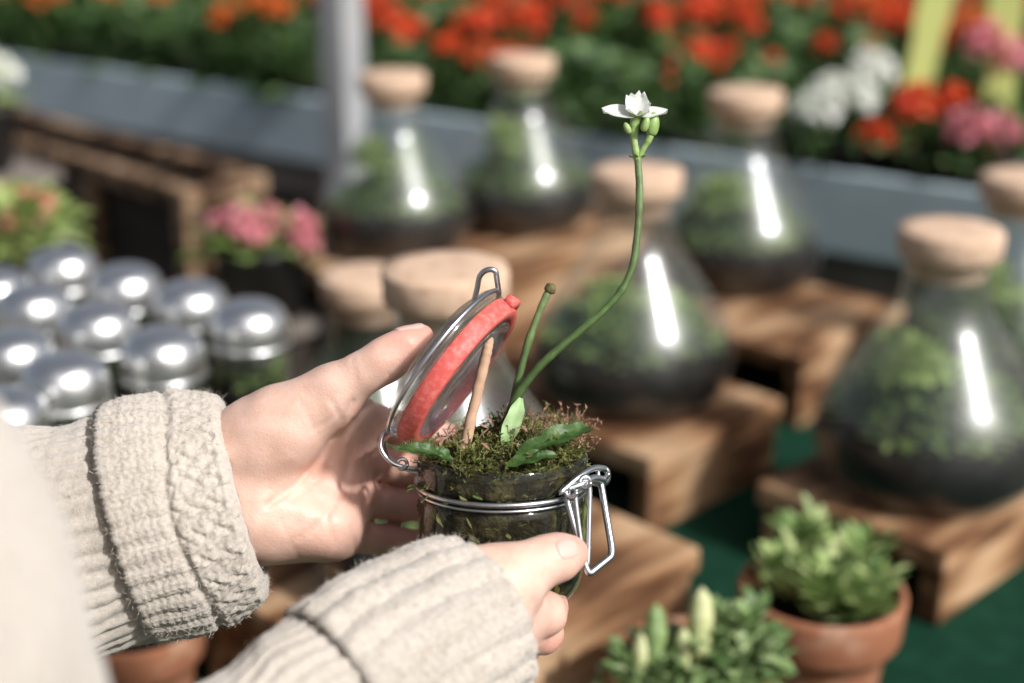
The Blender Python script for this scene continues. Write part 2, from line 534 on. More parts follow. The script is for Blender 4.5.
M['stalk'] = stalk_mat()
M['petal'] = leafy('flower_petal', [(0.90, 0.90, 0.86), (0.86, 0.87, 0.82), (0.92, 0.92, 0.90)], 0.5, 0.42, 0.2)
M['label'] = simple('yellow_label', (0.66, 0.68, 0.22), 0.45)
M['moss'] = leafy('moss', [(0.04, 0.06, 0.015), (0.11, 0.15, 0.03), (0.21, 0.25, 0.06), (0.34, 0.33, 0.12), (0.15, 0.11, 0.045), (0.09, 0.13, 0.025)], 0.7, 0.3)
M['dry'] = leafy('dry_moss', [(0.30, 0.14, 0.08), (0.46, 0.28, 0.18), (0.22, 0.10, 0.06), (0.50, 0.36, 0.25)], 0.8, 0.25)
M['terra'] = leafy('terrarium_leaf', [(0.03, 0.06, 0.015), (0.14, 0.23, 0.05), (0.26, 0.38, 0.09), (0.42, 0.54, 0.19), (0.08, 0.15, 0.035)], 0.5, 0.35)
M['terrapale'] = leafy('terrarium_pale_leaf', [(0.32, 0.42, 0.12), (0.42, 0.52, 0.18), (0.52, 0.60, 0.30), (0.24, 0.36, 0.09)], 0.5, 0.4)
M['ger'] = leafy('geranium_leaf', [(0.02, 0.05, 0.015), (0.05, 0.11, 0.03), (0.10, 0.19, 0.05), (0.20, 0.30, 0.12), (0.03, 0.08, 0.025)], 0.5, 0.3)
M['red'] = leafy('red_petal', [(0.62, 0.055, 0.016), (0.78, 0.10, 0.025), (0.84, 0.15, 0.04), (0.68, 0.05, 0.03)], 0.5, 0.35)
M['orange'] = leafy('orange_petal', [(0.76, 0.15, 0.025), (0.84, 0.24, 0.04), (0.70, 0.11, 0.025)], 0.5, 0.35)
M['white'] = leafy('white_petal', [(0.86, 0.87, 0.79), (0.90, 0.90, 0.86), (0.80, 0.83, 0.70)], 0.5, 0.35)
M['pink'] = leafy('pink_petal', [(0.78, 0.27, 0.31), (0.84, 0.42, 0.45), (0.68, 0.20, 0.25)], 0.5, 0.35)
M['salmon'] = leafy('salmon_petal', [(0.66, 0.28, 0.18), (0.72, 0.40, 0.30), (0.55, 0.22, 0.15)], 0.5, 0.3)
M['pot'] = simple('plastic_pot', (0.035, 0.032, 0.03), 0.5)
M['palebud'] = simple('pale_pitcher', (0.50, 0.53, 0.25), 0.5, noise=(60.0, (0.62, 0.60, 0.38), (0.45, 0.7)), sub=0.15)
M['pitcher'] = simple('green_pitcher', (0.17, 0.26, 0.09), 0.5, noise=(70.0, (0.30, 0.38, 0.15), (0.45, 0.7)))
M['potleaf'] = leafy('pot_plant_leaf', [(0.08, 0.15, 0.04), (0.20, 0.31, 0.09), (0.36, 0.47, 0.16), (0.54, 0.61, 0.28), (0.13, 0.22, 0.06)], 0.5, 0.3)
M['rosette'] = leafy('grey_green_leaf', [(0.08, 0.15, 0.05), (0.18, 0.28, 0.10), (0.30, 0.41, 0.17), (0.46, 0.54, 0.28)], 0.5, 0.3)


# ------------------------------------------------------------------ foliage

def leaf_mesh(base, dirs, length, width, up=None, fold=0.15, droop=0.2):
    """one kite-shaped folded leaf per row"""
    base = np.asarray(base, float); n = len(base)
    d = dirs / (np.linalg.norm(dirs, axis=1)[:, None] + 1e-9)
    ref = np.tile(np.array([0, 0, 1.0]), (n, 1)) if up is None else up
    side = np.cross(d, ref); ln = np.linalg.norm(side, axis=1)[:, None]
    side = np.where(ln < 1e-3, np.array([1.0, 0, 0]), side / (ln + 1e-9))
    nor = np.cross(side, d)
    Ln = np.asarray(length)[:, None] * np.ones((n, 1)); W = np.asarray(width)[:, None] * np.ones((n, 1))
    b = base; t = base + d * Ln - np.array([0, 0, 1.0]) * Ln * droop
    mid = base + d * Ln * 0.5 + nor * Ln * 0.06
    m2 = base + d * Ln * 0.8 - np.array([0, 0, 1.0]) * Ln * droop * 0.5
    l1 = base + d * Ln * 0.42 + side * W * 0.5 + nor * W * fold
    r1 = base + d * Ln * 0.42 - side * W * 0.5 + nor * W * fold
    l2 = m2 + side * W * 0.32 + nor * W * fold * 0.6
    r2 = m2 - side * W * 0.32 + nor * W * fold * 0.6
    V = np.stack([b, l1, mid, r1, l2, m2, r2, t], 1).reshape(-1, 3)
    o = np.arange(n)[:, None] * 8
    F = []
    for q in ((0, 2, 1), (0, 3, 2), (1, 2, 5, 4), (2, 3, 6, 5), (4, 5, 7), (5, 6, 7)):
        F.extend((o + np.array(q)).tolist())
    return V, F


def rand_dirs(n, r, zmin=-0.2, zmax=1.0):
    z = r.uniform(zmin, zmax, n); a = r.uniform(0, 2 * PI, n); s = np.sqrt(np.maximum(0, 1 - z * z))
    return np.stack([s * np.cos(a), s * np.sin(a), z], 1)


def clump(n, rad, h, ll, lw, seed, zmin=-0.1, pw=0.5, base=(0, 0, 0)):
    """leaves spread through an uneven mound of radius rad and height h"""
    r = np.random.default_rng(seed)
    dd = rand_dirs(n, r, 0.0, 1.0)
    q = dd * (r.uniform(0.25, 1, n) ** pw)[:, None]
    lump = 1 + 0.28 * np.sin(q[:, 0] * 5 + seed) * np.cos(q[:, 1] * 6 + seed * 1.7)
    pos = q * lump[:, None] * np.array([rad, rad, h]) + np.asarray(base)
    dirs = q * np.array([1, 1, 1.0]) + 0.6 * rand_dirs(n, r, zmin, 1)
    return leaf_mesh(pos, dirs, r.uniform(.6, 1.25, n) * ll, r.uniform(.6, 1.25, n) * lw)


def petal_ball(n, rad, size, seed, center=(0, 0, 0), flat=0.75):
    r = np.random.default_rng(seed)
    dd = rand_dirs(n, r, -0.45, 1.0)
    pos = dd * rad * r.uniform(.55, 1, n)[:, None] * np.array([1, 1, flat]) + np.asarray(center)
    dirs = np.cross(dd, rand_dirs(n, r, -1, 1)) + dd * 0.5
    return leaf_mesh(pos, dirs, np.full(n, size) * r.uniform(.7, 1.2, n), np.full(n, size * 0.95) * r.uniform(.7, 1.2, n), up=dd)


# ==================================================================  PERSON
print('hands')


def chain(js, k=0.0035):
    """js: list of (point, radius); returns f(p)"""
    def f(p):
        out = None
        for (a, ra), (b, rb) in zip(js[:-1], js[1:]):
            d = rcone(p, a, b, ra, rb)
            out = d if out is None else smin(out, d, k)
        return out
    return f


def J(*rows):
    return [(P(u, v, d), r) for (u, v, d, r) in rows]


def px_line_dist(p, pts):
    q = p - CAM
    d = q @ FWD
    u = 512 + FPX * (q @ RT) / d; v = 341.5 - FPX * (q @ UP) / d
    best = np.full(len(p), 1e9)
    for (x0, y0), (x1, y1) in zip(pts[:-1], pts[1:]):
        dx, dy = x1 - x0, y1 - y0
        h = np.clip(((u - x0) * dx + (v - y0) * dy) / (dx * dx + dy * dy), 0, 1)
        best = np.minimum(best, np.hypot(u - x0 - h * dx, v - y0 - h * dy))
    return best


# ---- left hand: palm towards the camera, thumb up on the lid, fingers behind the jar
LP = [
    chain(J((20, 552, .668, .026), (108, 531, .674, .026), (170, 505, .680, .0265), (215, 490, .681, .0265)), .01),
    chain(J((190, 462, .684, .021), (262, 443, .684, .0185), (346, 412, .688, .0118))),
    chain(J((190, 480, .686, .021), (268, 470, .687, .0180), (350, 456, .694, .0118))),
    chain(J((190, 500, .686, .021), (268, 500, .687, .0180), (348, 498, .695, .0115))),
    chain(J((190, 514, .685, .021), (262, 524, .683, .0185), (338, 535, .689, .0112))),
    chain(J((238, 462, .672, .019), (285, 431, .665, .0180), (332, 402, .663, .0115))),      # thenar
    chain(J((255, 517, .671, .018), (325, 526, .675, .0145))),                                # hypothenar
    chain(J((338, 440, .685, .010), (340, 500, .687, .010))),                                 # pad under the fingers
]
LTHUMB = chain(J((262, 434, .666, .0172), (334, 390, .658, .0106), (366, 371, .6555, .0090), (386, 360, .655, .0091), (406, 347, .656, .0082), (421, 338, .659, .0060)), .006)
LF = [
    chain(J((346, 412, .688, .0100), (398, 428, .716, .0080), (440, 437, .727, .0075), (470, 440, .725, .0062))),
    chain(J((350, 456, .694, .0100), (402, 469, .718, .0081), (460, 475, .724, .0075), (505, 476, .716, .0060))),
    chain(J((348, 498, .695, .0098), (400, 505, .718, .0079), (460, 510, .724, .0073), (500, 514, .716, .0058))),
    chain(J((338, 535, .689, .0090), (390, 540, .713, .0071), (430, 544, .720, .0066), (465, 548, .716, .0050))),
]
L_CREASE = [
    ([(352, 402), (338, 428), (322, 455), (296, 485), (268, 505)], 1.1, 4.0),
    ([(352, 420), (340, 450), (318, 478), (292, 500)], 0.5, 3.0),
    ([(352, 446), (342, 490), (326, 518), (300, 538)], 0.7, 3.5),
    ([(330, 399), (342, 420)], 0.6, 3.0),
    ([(380, 345), (389, 376)], 0.5, 1.8), ([(385, 343), (394, 372)], 0.4, 1.6), ([(352, 358), (356, 380)], .3, 2.0), ([(344, 405), (330, 420), (312, 430)], .4, 2.0), ([(300, 400), (320, 440)], .25, 2.0), ([(280, 520), (300, 560)], .3, 2.0), ([(330, 440), (352, 436)], .3, 1.8),
    ([(364, 444), (367, 476)], 0.6, 2.5), ([(362, 488), (365, 518)], 0.6, 2.5), ([(352, 528), (356, 554)], 0.6, 2.5), ([(398, 450), (398, 486)], .4, 2.2), ([(396, 490), (396, 524)], .4, 2.2),
    ([(322, 500), (335, 545)], 0.35, 3.0),
]


def left_hand(p):
    palm = None
    for f in LP:
        d = f(p); palm = d if palm is None else smin(palm, d, 0.014)
    out = smin(palm, LTHUMB(p), 0.013)
    for f in LF:
        out = np.minimum(out, smin(palm, f(p), 0.006))
    for pts, amp, w in L_CREASE:
        dd = px_line_dist(p, pts)
        out = out + amp * 0.001 * np.exp(-(dd / w) ** 2)
    return out + 0.00035 * np.sin(p @ np.array([210, 160, 190.])) * np.sin(p @ np.array([-120, 230, 150.]))


# ---- right hand: comes out of the near cuff, thumb in front of the jar, fingers under it
RP = [
    chain(J((322, 715, .549, .024), (400, 664, .573, .0255), (455, 630, .594, .026)), .01),
    chain(J((440, 620, .592, .022), (478, 599, .601, .0175), (512, 606, .612, .0115))),
    chain(J((440, 640, .592, .022), (480, 632, .605, .018), (508, 625, .620, .0125))),
    chain(J((440, 655, .594, .021), (476, 656, .610, .017), (498, 650, .628, .012))),
    chain(J((462, 606, .588, .019), (503, 582, .597, .0122))),
]
RTHUMB = chain(J((470, 599, .590, .0172), (514, 575, .599, .0104), (534, 566, .604, .0090), (548, 560, .608, .0092), (560, 556, .6125, .0088), (572, 553, .617, .0070)), .006)
RF = [
    chain(J((512, 606, .612, .0110), (545, 614, .627, .0092), (549, 607, .655, .0082), (538, 600, .678, .007))),
    chain(J((508, 625, .620, .0116), (542, 633, .640, .0090), (544, 626, .668, .0080), (532, 612, .688, .007))),
    chain(J((498, 650, .628, .0112), (520, 652, .655, .0086), (524, 640, .680, .0076), (515, 626, .698, .0065))),
    chain(J((485, 668, .630, .0105), (500, 668, .660, .0076), (504, 654, .682, .0068), (500, 640, .696, .0058))),
]
R_CREASE = [([(541, 542), (538, 556), (541, 580)], 0.45, 1.8), ([(546, 541), (544, 556), (546, 572)], 0.40, 1.6), ([(535, 545), (533, 560), (536, 580)], .35, 1.7), ([(553, 541), (550, 552), (553, 563), (566, 563)], .35, 1.6), ([(533, 600), (536, 630)], .3, 3.0)]


def right_hand(p):
    palm = None
    for f in RP:
        d = f(p); palm = d if palm is None else smin(palm, d, 0.014)
    out = smin(palm, RTHUMB(p), 0.011)
    for f in RF:
        out = np.minimum(out, smin(palm, f(p), 0.007))
    for pts, amp, w in R_CREASE:
        dd = px_line_dist(p, pts)
        out = out + amp * 0.001 * np.exp(-(dd / w) ** 2)
    return out + 0.0003 * np.sin(p @ np.array([210, 160, 190.])) * np.sin(p @ np.array([-120, 230, 150.]))


def bounds(joint_sets, pad=0.04):
    a = np.array(joint_sets)
    return a.min(0) - pad, a.max(0) + pad


def hand_mesh(fn, corners, h):
    lo, hi = bounds(corners, 0.0)
    return surface_nets(fn, lo, hi, h)


lc = [P(40, 300, .60), P(40, 620, .60), P(560, 300, .60), P(560, 620, .75), P(40, 300, .75), P(560, 300, .75), P(40, 620, .75)]
VL, FL = hand_mesh(left_hand, lc, 0.0015)
rc = [P(270, 500, .50), P(270, 740, .50), P(600, 500, .50), P(600, 740, .73), P(270, 500, .73), P(600, 500, .73), P(270, 740, .73)]
VR, FR = hand_mesh(right_hand, rc, 0.0015)

person = empty('person', (-0.41, 0.30, 0.0), label='person in a cream knitted sweater holding up the open jar with both hands', cat='person')


def to_parent(o, parent):
    """keep a mesh built in world coordinates in place under its parent"""
    o.parent = parent
    m = Matrix.Translation(parent.location)
    o.data.transform(m.inverted())
    return o


# cam-space helper for the hidden torso: (right, up, depth)
def CS(x, y, d): return CAM + RT * x + UP * y + FWD * d


# forearm, upper arm, torso, neck under the sweater, kept in the same mesh
SH_R = CS(-.30, .00, .30); SH_L = CS(-.58, .06, .40)
EL_R = P(-10, 930, .44); EL_L = P(-430, 690, .60)
WR_R = P(300, 735, .54); WR_L = P(60, 520, .689)
CHEST = (SH_R + SH_L) / 2 + np.array([-.02, -.04, -.14])
HIPS = CHEST + np.array([-.03, -.05, -.42])
NECK = (SH_R + SH_L) / 2 + np.array([0.0, 0.0, .03])
HEAD = NECK + np.array([0.025, .03, .155])
FACE = unit(P(470, 450, .65) - HEAD)


DL = .676


def body_core(p):
    o = chain([(P(330, 710, .551), .022), (P(252, 780, .523), .024), (P(150, 865, .482), .026), (P(15, 940, .44), .028), (P(-85, 880, .405), .030), (P(-112, 720, .382), .032), (P(-160, 590, .368), .034), (P(-330, 500, .35), .036), (SH_R, .040)], .02)(p)
    o = np.minimum(o, chain([(P(60, 543, .671), .024), (P(-120, 582, DL - .02), .027), (P(-280, 630, .64), .030), (EL_L, .030), ((EL_L * .6 + SH_L * .4), .034), (SH_L, .040)], .02)(p))
    t = chain([(SH_R + (0, 0, -.02), .055), (SH_L + (0, 0, -.02), .055)], .05)(p)
    t = smin(t, chain([(CHEST, .115), (HIPS, .12)], .05)(p), .08)
    o = smin(o, t, .05)
    o = smin(o, chain([(NECK - (0, 0, .05), .052), (NECK + (0, 0, .06), .046)], .02)(p), .04)
    q = p - HEAD
    side = unit(np.cross(FACE, [0, 0, 1.0])); upv = np.cross(side, FACE)
    x, y, z = q @ side, q @ FACE, q @ upv
    head = (np.sqrt((x / .072) ** 2 + (y / .092) ** 2 + ((z - .02) / .105) ** 2) - 1) * .075
    jaw = (np.sqrt((x / .055) ** 2 + ((y - .03) / .06) ** 2 + ((z + .055) / .06) ** 2) - 1) * .05
    head = smin(head, jaw, .03)
    loc = lambda a, b, c: HEAD + side * a + FACE * b + upv * c
    head = smin(head, rcone(p, loc(0, .086, .022), loc(0, .105, -.022), .008, .012), .014)
    for s in (-1, 1):
        head = smin(head, rcone(p, loc(s * .074, .0, .02), loc(s * .072, -.004, -.02), .011, .007), .008)
        head = -smin(-head, np.linalg.norm(p - loc(s * .032, .098, .024), axis=1) - .012, .014)
        head = smin(head, np.linalg.norm(p - loc(s * .032, .080, .022), axis=1) - .012, .004)
    head = smin(head, rcone(p, loc(-.018, .088, -.05), loc(.018, .088, -.05), .006, .006), .008)
    head = head + .003 * np.exp(-((z + .05) / .0025) ** 2) * (np.abs(x) < .024) * (y > .05)
    return smin(o, head, .03)


VB, FB = surface_nets(body_core, np.minimum(HIPS, EL_L) + (-.25, -.3, -.2), (WR_R[0] + .05, .75, HEAD[2] + .18), 0.008)
mb = MB(); mb.add(VL, FL); mb.add(VR, FR); mb.add(VB, FB)
body = to_parent(mb.build('body', M['skin']), person)
# flush: redder finger tips and creases of the hands (a colour of the skin itself)
ca = body.data.color_attributes.new('flush', 'FLOAT_COLOR', 'POINT')
allv = np.concatenate([VL, VR, VB])
fl = np.zeros(len(allv))
for q, s, w in ((P(421, 336, .66), .016, .75), (P(571, 551, .617), .013, .55), (P(545, 630, .645), .02, .8), (P(352, 400, .667), .01, .5),
                (P(370, 470, .70), .03, .55), (P(370, 520, .70), .025, .5), (P(335, 540, .68), .02, .35), (P(549, 607, .65), .02, .5), (P(430, 500, .715), .05, .5)):
    fl = np.maximum(fl, w * np.exp(-((allv - q) ** 2).sum(1) / (2 * s * s)))
ca.data.foreach_set('color', np.stack([fl, fl, fl, np.ones(len(fl))], 1).astype(np.float32).ravel())


def make_nail(fn, c, nrm, along, ln, wd, name='fingernail'):
    nrm = unit(nrm); along = unit(along - nrm * (along @ nrm)); side = np.cross(nrm, along)
    nu, nv = 15, 11
    pts = []; edge = []
    for i in range(nu):
        for j in range(nv):
            a = i / (nu - 1) * 2 - 1; b = j / (nv - 1) * 2 - 1
            # squircle mapping
            x = a * math.sqrt(1 - b * b / 2 * .75); y = b * math.sqrt(1 - a * a / 2 * .75)
            pts.append(c + along * x * ln / 2 + side * y * wd / 2)
            edge.append(max(abs(a), abs(b)))
    p = np.array(pts) + nrm * 0.012
    for _ in range(60):
        d = fn(p)
        p = p - nrm * np.clip(d, -.002, .002)[:, None] * .8
    e = np.array(edge)
    p = p + nrm * np.where(e > .98, -.0003, .0006)[:, None]
    F = []
    for i in range(nu - 1):
        for j in range(nv - 1):
            F.append((i * nv + j, (i + 1) * nv + j, (i + 1) * nv + j + 1, i * nv + j + 1))
    return to_parent(mesh_obj(name, p, F, M['nail']), person)


make_nail(right_hand, P(564, 551, .606), cdir(.38, .40, .83), P(576, 550, .615) - P(553, 556, .606), .0120, .0098)
make_nail(left_hand, P(413, 333, .658), cdir(-.42, .70, .45), P(424, 332, .66) - P(402, 347, .658), .0135, .0095)

# hair (out of the photo's frame)
side = unit(np.cross(FACE, [0, 0, 1.0])); upv = np.cross(side, FACE)


def hair_fn(p):
    q = p - HEAD
    x, y, z = q @ side, q @ FACE, q @ upv
    d = (np.sqrt((x / .086) ** 2 + ((y + .012) / .098) ** 2 + ((z - .03) / .112) ** 2) - 1) * .085
    d = smin(d, rcone(p, HEAD - FACE * .06, HEAD - FACE * .075 - np.array([0, 0, .25]), .065, .045), .06)
    d = d + .0025 * np.sin(x * 500 + 4 * np.sin(z * 30))
    cut = y - .035 - np.maximum(0, z - .045) * .9
    return np.maximum(d, cut)


VH, FH = surface_nets(hair_fn, HEAD - .36, HEAD + .2, .007)
M['hair'] = simple('hair', (0.10, 0.055, 0.03), 0.5, bump=(200., .5, .003))
to_parent(mesh_obj('hair', VH, FH, M['hair']), person)

# ------------------------------------------------------------------ sweater
print('sweater')


def knit_h(s, t, w=0.0042, hh=0.0032):
    """height (0..1) of knitted stitches; s around and t along the tube, in metres"""
    x = s / w; x = x - np.floor(x) - 0.5
    a = np.abs(x) * 2
    leg = np.sin(PI * np.clip(a, 0, 1)) ** 0.6
    al = 0.5 + 0.5 * np.cos(2 * PI * (t / hh + 0.55 * a))
    return leg * (0.35 + 0.65 * al)


def ribs(s, w):
    x = s / w
    return (0.5 + 0.5 * np.cos(2 * PI * x)) ** 0.55


def knit_tube(path, axes, prof, nseg, disp, ref_m=None):
    """path: control points; axes: (a, b) per control point (a lies across the view, b in depth);
    prof: list of (t in 0..1 along the path, radial offset); disp(s, t, theta) -> metres"""
    pts = catmull(path, 240)
    ab = catmull([(a, b, 0) for a, b in axes], 240)
    seg = np.linalg.norm(np.diff(pts, axis=0), axis=1); cum = np.concatenate([[0], np.cumsum(seg)])
    tang = np.gradient(pts, axis=0); tang /= np.linalg.norm(tang, axis=1)[:, None]
    Ms = np.cross(tang, FWD)
    Ms /= np.linalg.norm(Ms, axis=1)[:, None]
    for i in range(1, len(Ms)):
        if Ms[i] @ Ms[i - 1] < 0: Ms[i] = -Ms[i]
    Ws = np.cross(tang, Ms)
    tt = np.array([p[0] for p in prof]); off = np.array([p[1] for p in prof])
    L_ = tt * cum[-1]
    ip = lambda A: np.stack([np.interp(L_, cum, A[:, k]) for k in range(A.shape[1])], 1)
    C, Mi, Wi, AB = ip(pts), ip(Ms), ip(Ws), ip(ab)
    th = np.arange(nseg) * 2 * PI / nseg
    ct, st = np.cos(th), np.sin(th)
    m = len(prof)
    V = np.zeros((m, nseg, 3)); U = np.zeros((m, nseg, 2))
    meanr = AB[:, :2].mean()
    s = th * meanr
    for i in range(m):
        a, b = AB[i, 0] + off[i], AB[i, 1] + off[i]
        nrm = (ct / a)[:, None] * Mi[i] + (st / b)[:, None] * Wi[i]
        nrm /= np.linalg.norm(nrm, axis=1)[:, None]
        base = C[i] + (a * ct)[:, None] * Mi[i] + (b * st)[:, None] * Wi[i]
        k = 1.0 if off[i] > -0.003 else 0.15
        V[i] = base + nrm * (disp(s, np.full(nseg, L_[i]), th) * k)[:, None]
        U[i, :, 0] = s; U[i, :, 1] = L_[i]
    V = V.reshape(-1, 3)
    V = V + 0.0022 * wobble(V, 55.0, 5, 2) + 0.0006 * wobble(V, 400.0, 9, 2)
    F = []
    for i in range(m - 1):
        r0 = i * nseg; r1 = r0 + nseg
        for k in range(nseg):
            k2 = (k + 1) % nseg
            F.append((r0 + k, r0 + k2, r1 + k2, r1 + k))
    return V, F


def cuff_prof(n, thick, rr, t0=0.0, t1=1.0, inner=0.5):
    """outer face with rolled ends; returns a profile that starts and ends inside"""
    out = []
    out += [(t0 + inner * (t1 - t0) * (1 - i / 8), -thick) for i in range(8)]
    dt = rr
    for i in range(9):
        a = -PI / 2 + PI / 2 * i / 8
        out.append((t0 + dt * (1 - math.cos(a)), -thick / 2 + thick / 2 * math.sin(a) if False else -thick * 0.5 * (1 - math.sin(a + PI / 2)) * 2 * 0.5))
    out += [(t0 + dt + (t1 - t0 - 2 * dt) * i / n, 0.0) for i in range(n + 1)]
    for i in range(1, 9):
        a = PI / 2 * i / 8
        out.append((t1 - dt + dt * math.sin(a), -thick * (1 - math.cos(a))))
    out += [(t1 - inner * (t1 - t0) * (i / 8), -thick) for i in range(1, 9)]
    return out


def disp_lcuff(s, t, th):
    tl = 0.030 + 0.003 * np.sin(th * 3)
    z = 1 / (1 + np.exp(-(t - tl) / 0.0012))
    left = 0.0014 * ribs(s, 0.0085) + 0.0008 * knit_h(s, t, .0044, .0034)
    cable = 0.0014 * np.abs(np.sin(PI * (t / .0095 + 0.35 * np.sin(2 * PI * s / .011)))) + 0.0010 * knit_h(s + 0.3 * t, t, .005, .0042)
    seam = 0.0042 * np.exp(-((th - LSEAM) / .055) ** 2)
    groove = -0.0022 * np.exp(-((t - tl) / 0.0022) ** 2)
    return left * (1 - z) + (cable + 0.0010) * z + seam + groove + 0.0016 * np.sin(th * 2 + t * 60)


def disp_sleeve(s, t, th):
    return 0.0018 * ribs(s, 0.0095) + 0.0008 * knit_h(s, t, .0046, .0036) + 0.0035 * np.sin(t * 95 + 1.6 * np.sin(th * 2)) * np.exp(-((t % 1.0) / .5) ** 2) * .6


def disp_rcuff(s, t, th):
    return 0.0024 * ribs(s + .004 * np.sin(t * 40), 0.0125) + 0.0007 * knit_h(s, t, .0042, .0034) + 0.001 * np.sin(th * 3 + t * 50)


# left sleeve and cuff
LSEAM = 5.1
DL = .676
lcuff_path = [P(128, 524, DL - .004), P(186, 509, DL - .002), P(246, 494, DL)]
px = DL / FPX
VC, FC = knit_tube(lcuff_path, [(119 * px, 92 * px), (116 * px, 90 * px), (97 * px, 76 * px)], cuff_prof(75, .007, .065), 460, disp_lcuff)
lsl_path = [P(190, 508, DL), P(108, 533, DL - .003), P(20, 552, DL - .008), P(-120, 582, DL - .02), P(-280, 630, .64), EL_L, (EL_L * .6 + SH_L * .4), SH_L + (0.01, 0, -.02)]
lsl_ax = [(96 * px, 74 * px), (114 * px, 87 * px), (118 * px, 92 * px), (122 * px, 98 * px), (.058, .05), (.06, .055), (.07, .065), (.08, .075)]
n1 = 330
VS1, FS1 = knit_tube(lsl_path, lsl_ax, [(i / n1, 0.0) for i in range(n1 + 1)], 300, disp_sleeve)

# right cuff and sleeve
rcuff_path = [P(340, 707, .554), P(416, 655, .576), P(484, 611, .599)]
pr = .575 / FPX
VC2, FC2 = knit_tube(rcuff_path, [(97 * pr, 84 * pr), (98 * pr, 86 * pr), (90 * pr, 78 * pr)], cuff_prof(70, .007, .06), 420, disp_rcuff)
rsl_path = [P(380, 676, .567), P(322, 715, .549), P(252, 780, .523), P(150, 865, .482), P(15, 940, .44), P(-85, 880, .405), P(-112, 720, .382), P(-160, 590, .368), P(-330, 500, .35), SH_R + (0, 0, -.01)]
rsl_ax = [(82 * pr, 70 * pr), (86 * pr, 75 * pr), (.040, .035), (.046, .042), (.052, .048), (.055, .052), (.054, .054), (.056, .056), (.062, .062), (.075, .07)]
VS2, FS2 = knit_tube(rsl_path, rsl_ax, [(i / n1, 0.0) for i in range(n1 + 1)], 260, disp_sleeve)


def torso_fn(p):
    t = chain([(SH_R + (0, 0, -.025), .078), (SH_L + (0, 0, -.025), .078)], .05)(p)
    t = smin(t, chain([(CHEST, .135), (HIPS, .145)], .05)(p), .09)
    t = smin(t, chain([(NECK + (0, 0, -.05), .066), (NECK + (0, 0, .03), .062)], .02)(p), .03)
    return np.maximum(t, p[:, 2] - NECK[2] - .03)


VT, FT = surface_nets(torso_fn, HIPS + (-.32, -.3, -.16), (SH_R[0] + .14, .75, NECK[2] + .1), .008)
mb = MB(); mb.add(VS1, FS1); mb.add(VS2, FS2); mb.add(VT, FT)
sweater = to_parent(mb.build('sweater', M['knit']), person)
for (v, f) in ((VC, FC), (VC2, FC2)):
    o = mesh_obj('cuff', v, f, M['knit'])
    o.parent = sweater
    o.data.transform(Matrix.Translation(person.location).inverted())


def fuzz(V, n, seed, ln):
    """loose wool fibres standing off the knit"""
    r = np.random.default_rng(seed)
    i = r.integers(0, len(V), n)
    b = V[i]
    d = rand_dirs(n, r, -1, 1)
    bend = rand_dirs(n, r, -1, 1)
    l = r.uniform(.4, 1.2, n)[:, None] * ln
    w = np.cross(d, bend); w /= np.linalg.norm(w, axis=1)[:, None] + 1e-9
    w = w * 0.00010
    p1 = b + d * l * .5; p2 = b + d * l * .8 + bend * l * .35
    VV = np.stack([b - w, b + w, p1 + w * .8, p1 - w * .8, p2], 1).reshape(-1, 3)
    o = np.arange(n)[:, None] * 5
    F = (o + np.array([0, 1, 2, 3])).tolist() + (o + np.array([3, 2, 4])).tolist()
    return VV, F


mb = MB()
mb.add(*fuzz(VC, 9000, 3, .0042)); mb.add(*fuzz(VC2, 9000, 4, .0040)); mb.add(*fuzz(VS1[:300 * 130], 7000, 5, .004)); mb.add(*fuzz(VS2[:260 * 110], 6000, 6, .004))
fz = mb.build('wool_fuzz', M['knit'])
fz.parent = sweater; fz.data.transform(Matrix.Translation(person.location).inverted()); fz['kind'] = 'stuff'

# ==================================================================  HELD JAR
print('jar')
AX = cdir(0.0, math.cos(math.radians(10)), math.sin(math.radians(10)))
RIM = P(502, 452, .660)
JH = 0.070
JB = RIM - AX * JH
jar = empty('clip_top_jar', JB, label='small clip-top glass jar with open lid, held in two hands', cat='jar')


def jar_xf(V, z=0.0): return frame_xf(V, JB + AX * z, AX, RT)


prof_o = smooth_prof([(0.0, .0012), (.020, .0008), (.0305, .0012), (.0355, .006), (.0382, .014), (.0392, .024), (.0392, .044), (.0388, .050), (.0368, .0535), (.0362, .0555), (.0390, .0575), (.0398, .0600), (.0398, .0660), (.0392, .0695), (.0378, .0702)], 70)
prof_i = [(.0368, .0692), (.0366, .0672)]
V, F = lathe(prof_o + prof_i, 96)
to_parent(mesh_obj('glass_body', jar_xf(V), F, M['jarglass']), jar)

# steel ring, hinge and clasp
mb = MB()
th = np.linspace(0, 2 * PI, 97)[:-1]
for (rr, z, t) in ((.0398, .0560, .00125), (.0392, .0530, .0008)):
    ring = np.stack([rr * np.cos(th), rr * np.sin(th), np.full_like(th, z)], 1)
    mb.add(*tube(jar_xf(ring), t, 10, closed=True))
to_parent(mb.build('wire_ring', M['steel']), jar)
hinge = MB()
hp = [P(420, 470, .652), P(404, 467, .648), P(391, 462, .646), P(381, 449, .646), P(383, 435, .648), P(392, 430, .652), P(402, 436, .654), P(410, 446, .654)]
hinge.add(*tube(catmull(hp, 50), .0011, 10))
hp2 = [P(424, 474, .674), P(404, 468, .676), P(388, 456, .676), P(384, 442, .672), P(392, 434, .664)]
hinge.add(*tube(catmull(hp2, 40), .0011, 10))
coil = [P(402 + 5 * math.cos(a), 464 + 5 * math.sin(a), .645 + .0008 * a) for a in np.linspace(0, 6 * PI, 70)]
hinge.add(*tube(coil, .0009, 8))
to_parent(hinge.build('hinge', M['steel']), jar)
clasp = MB()


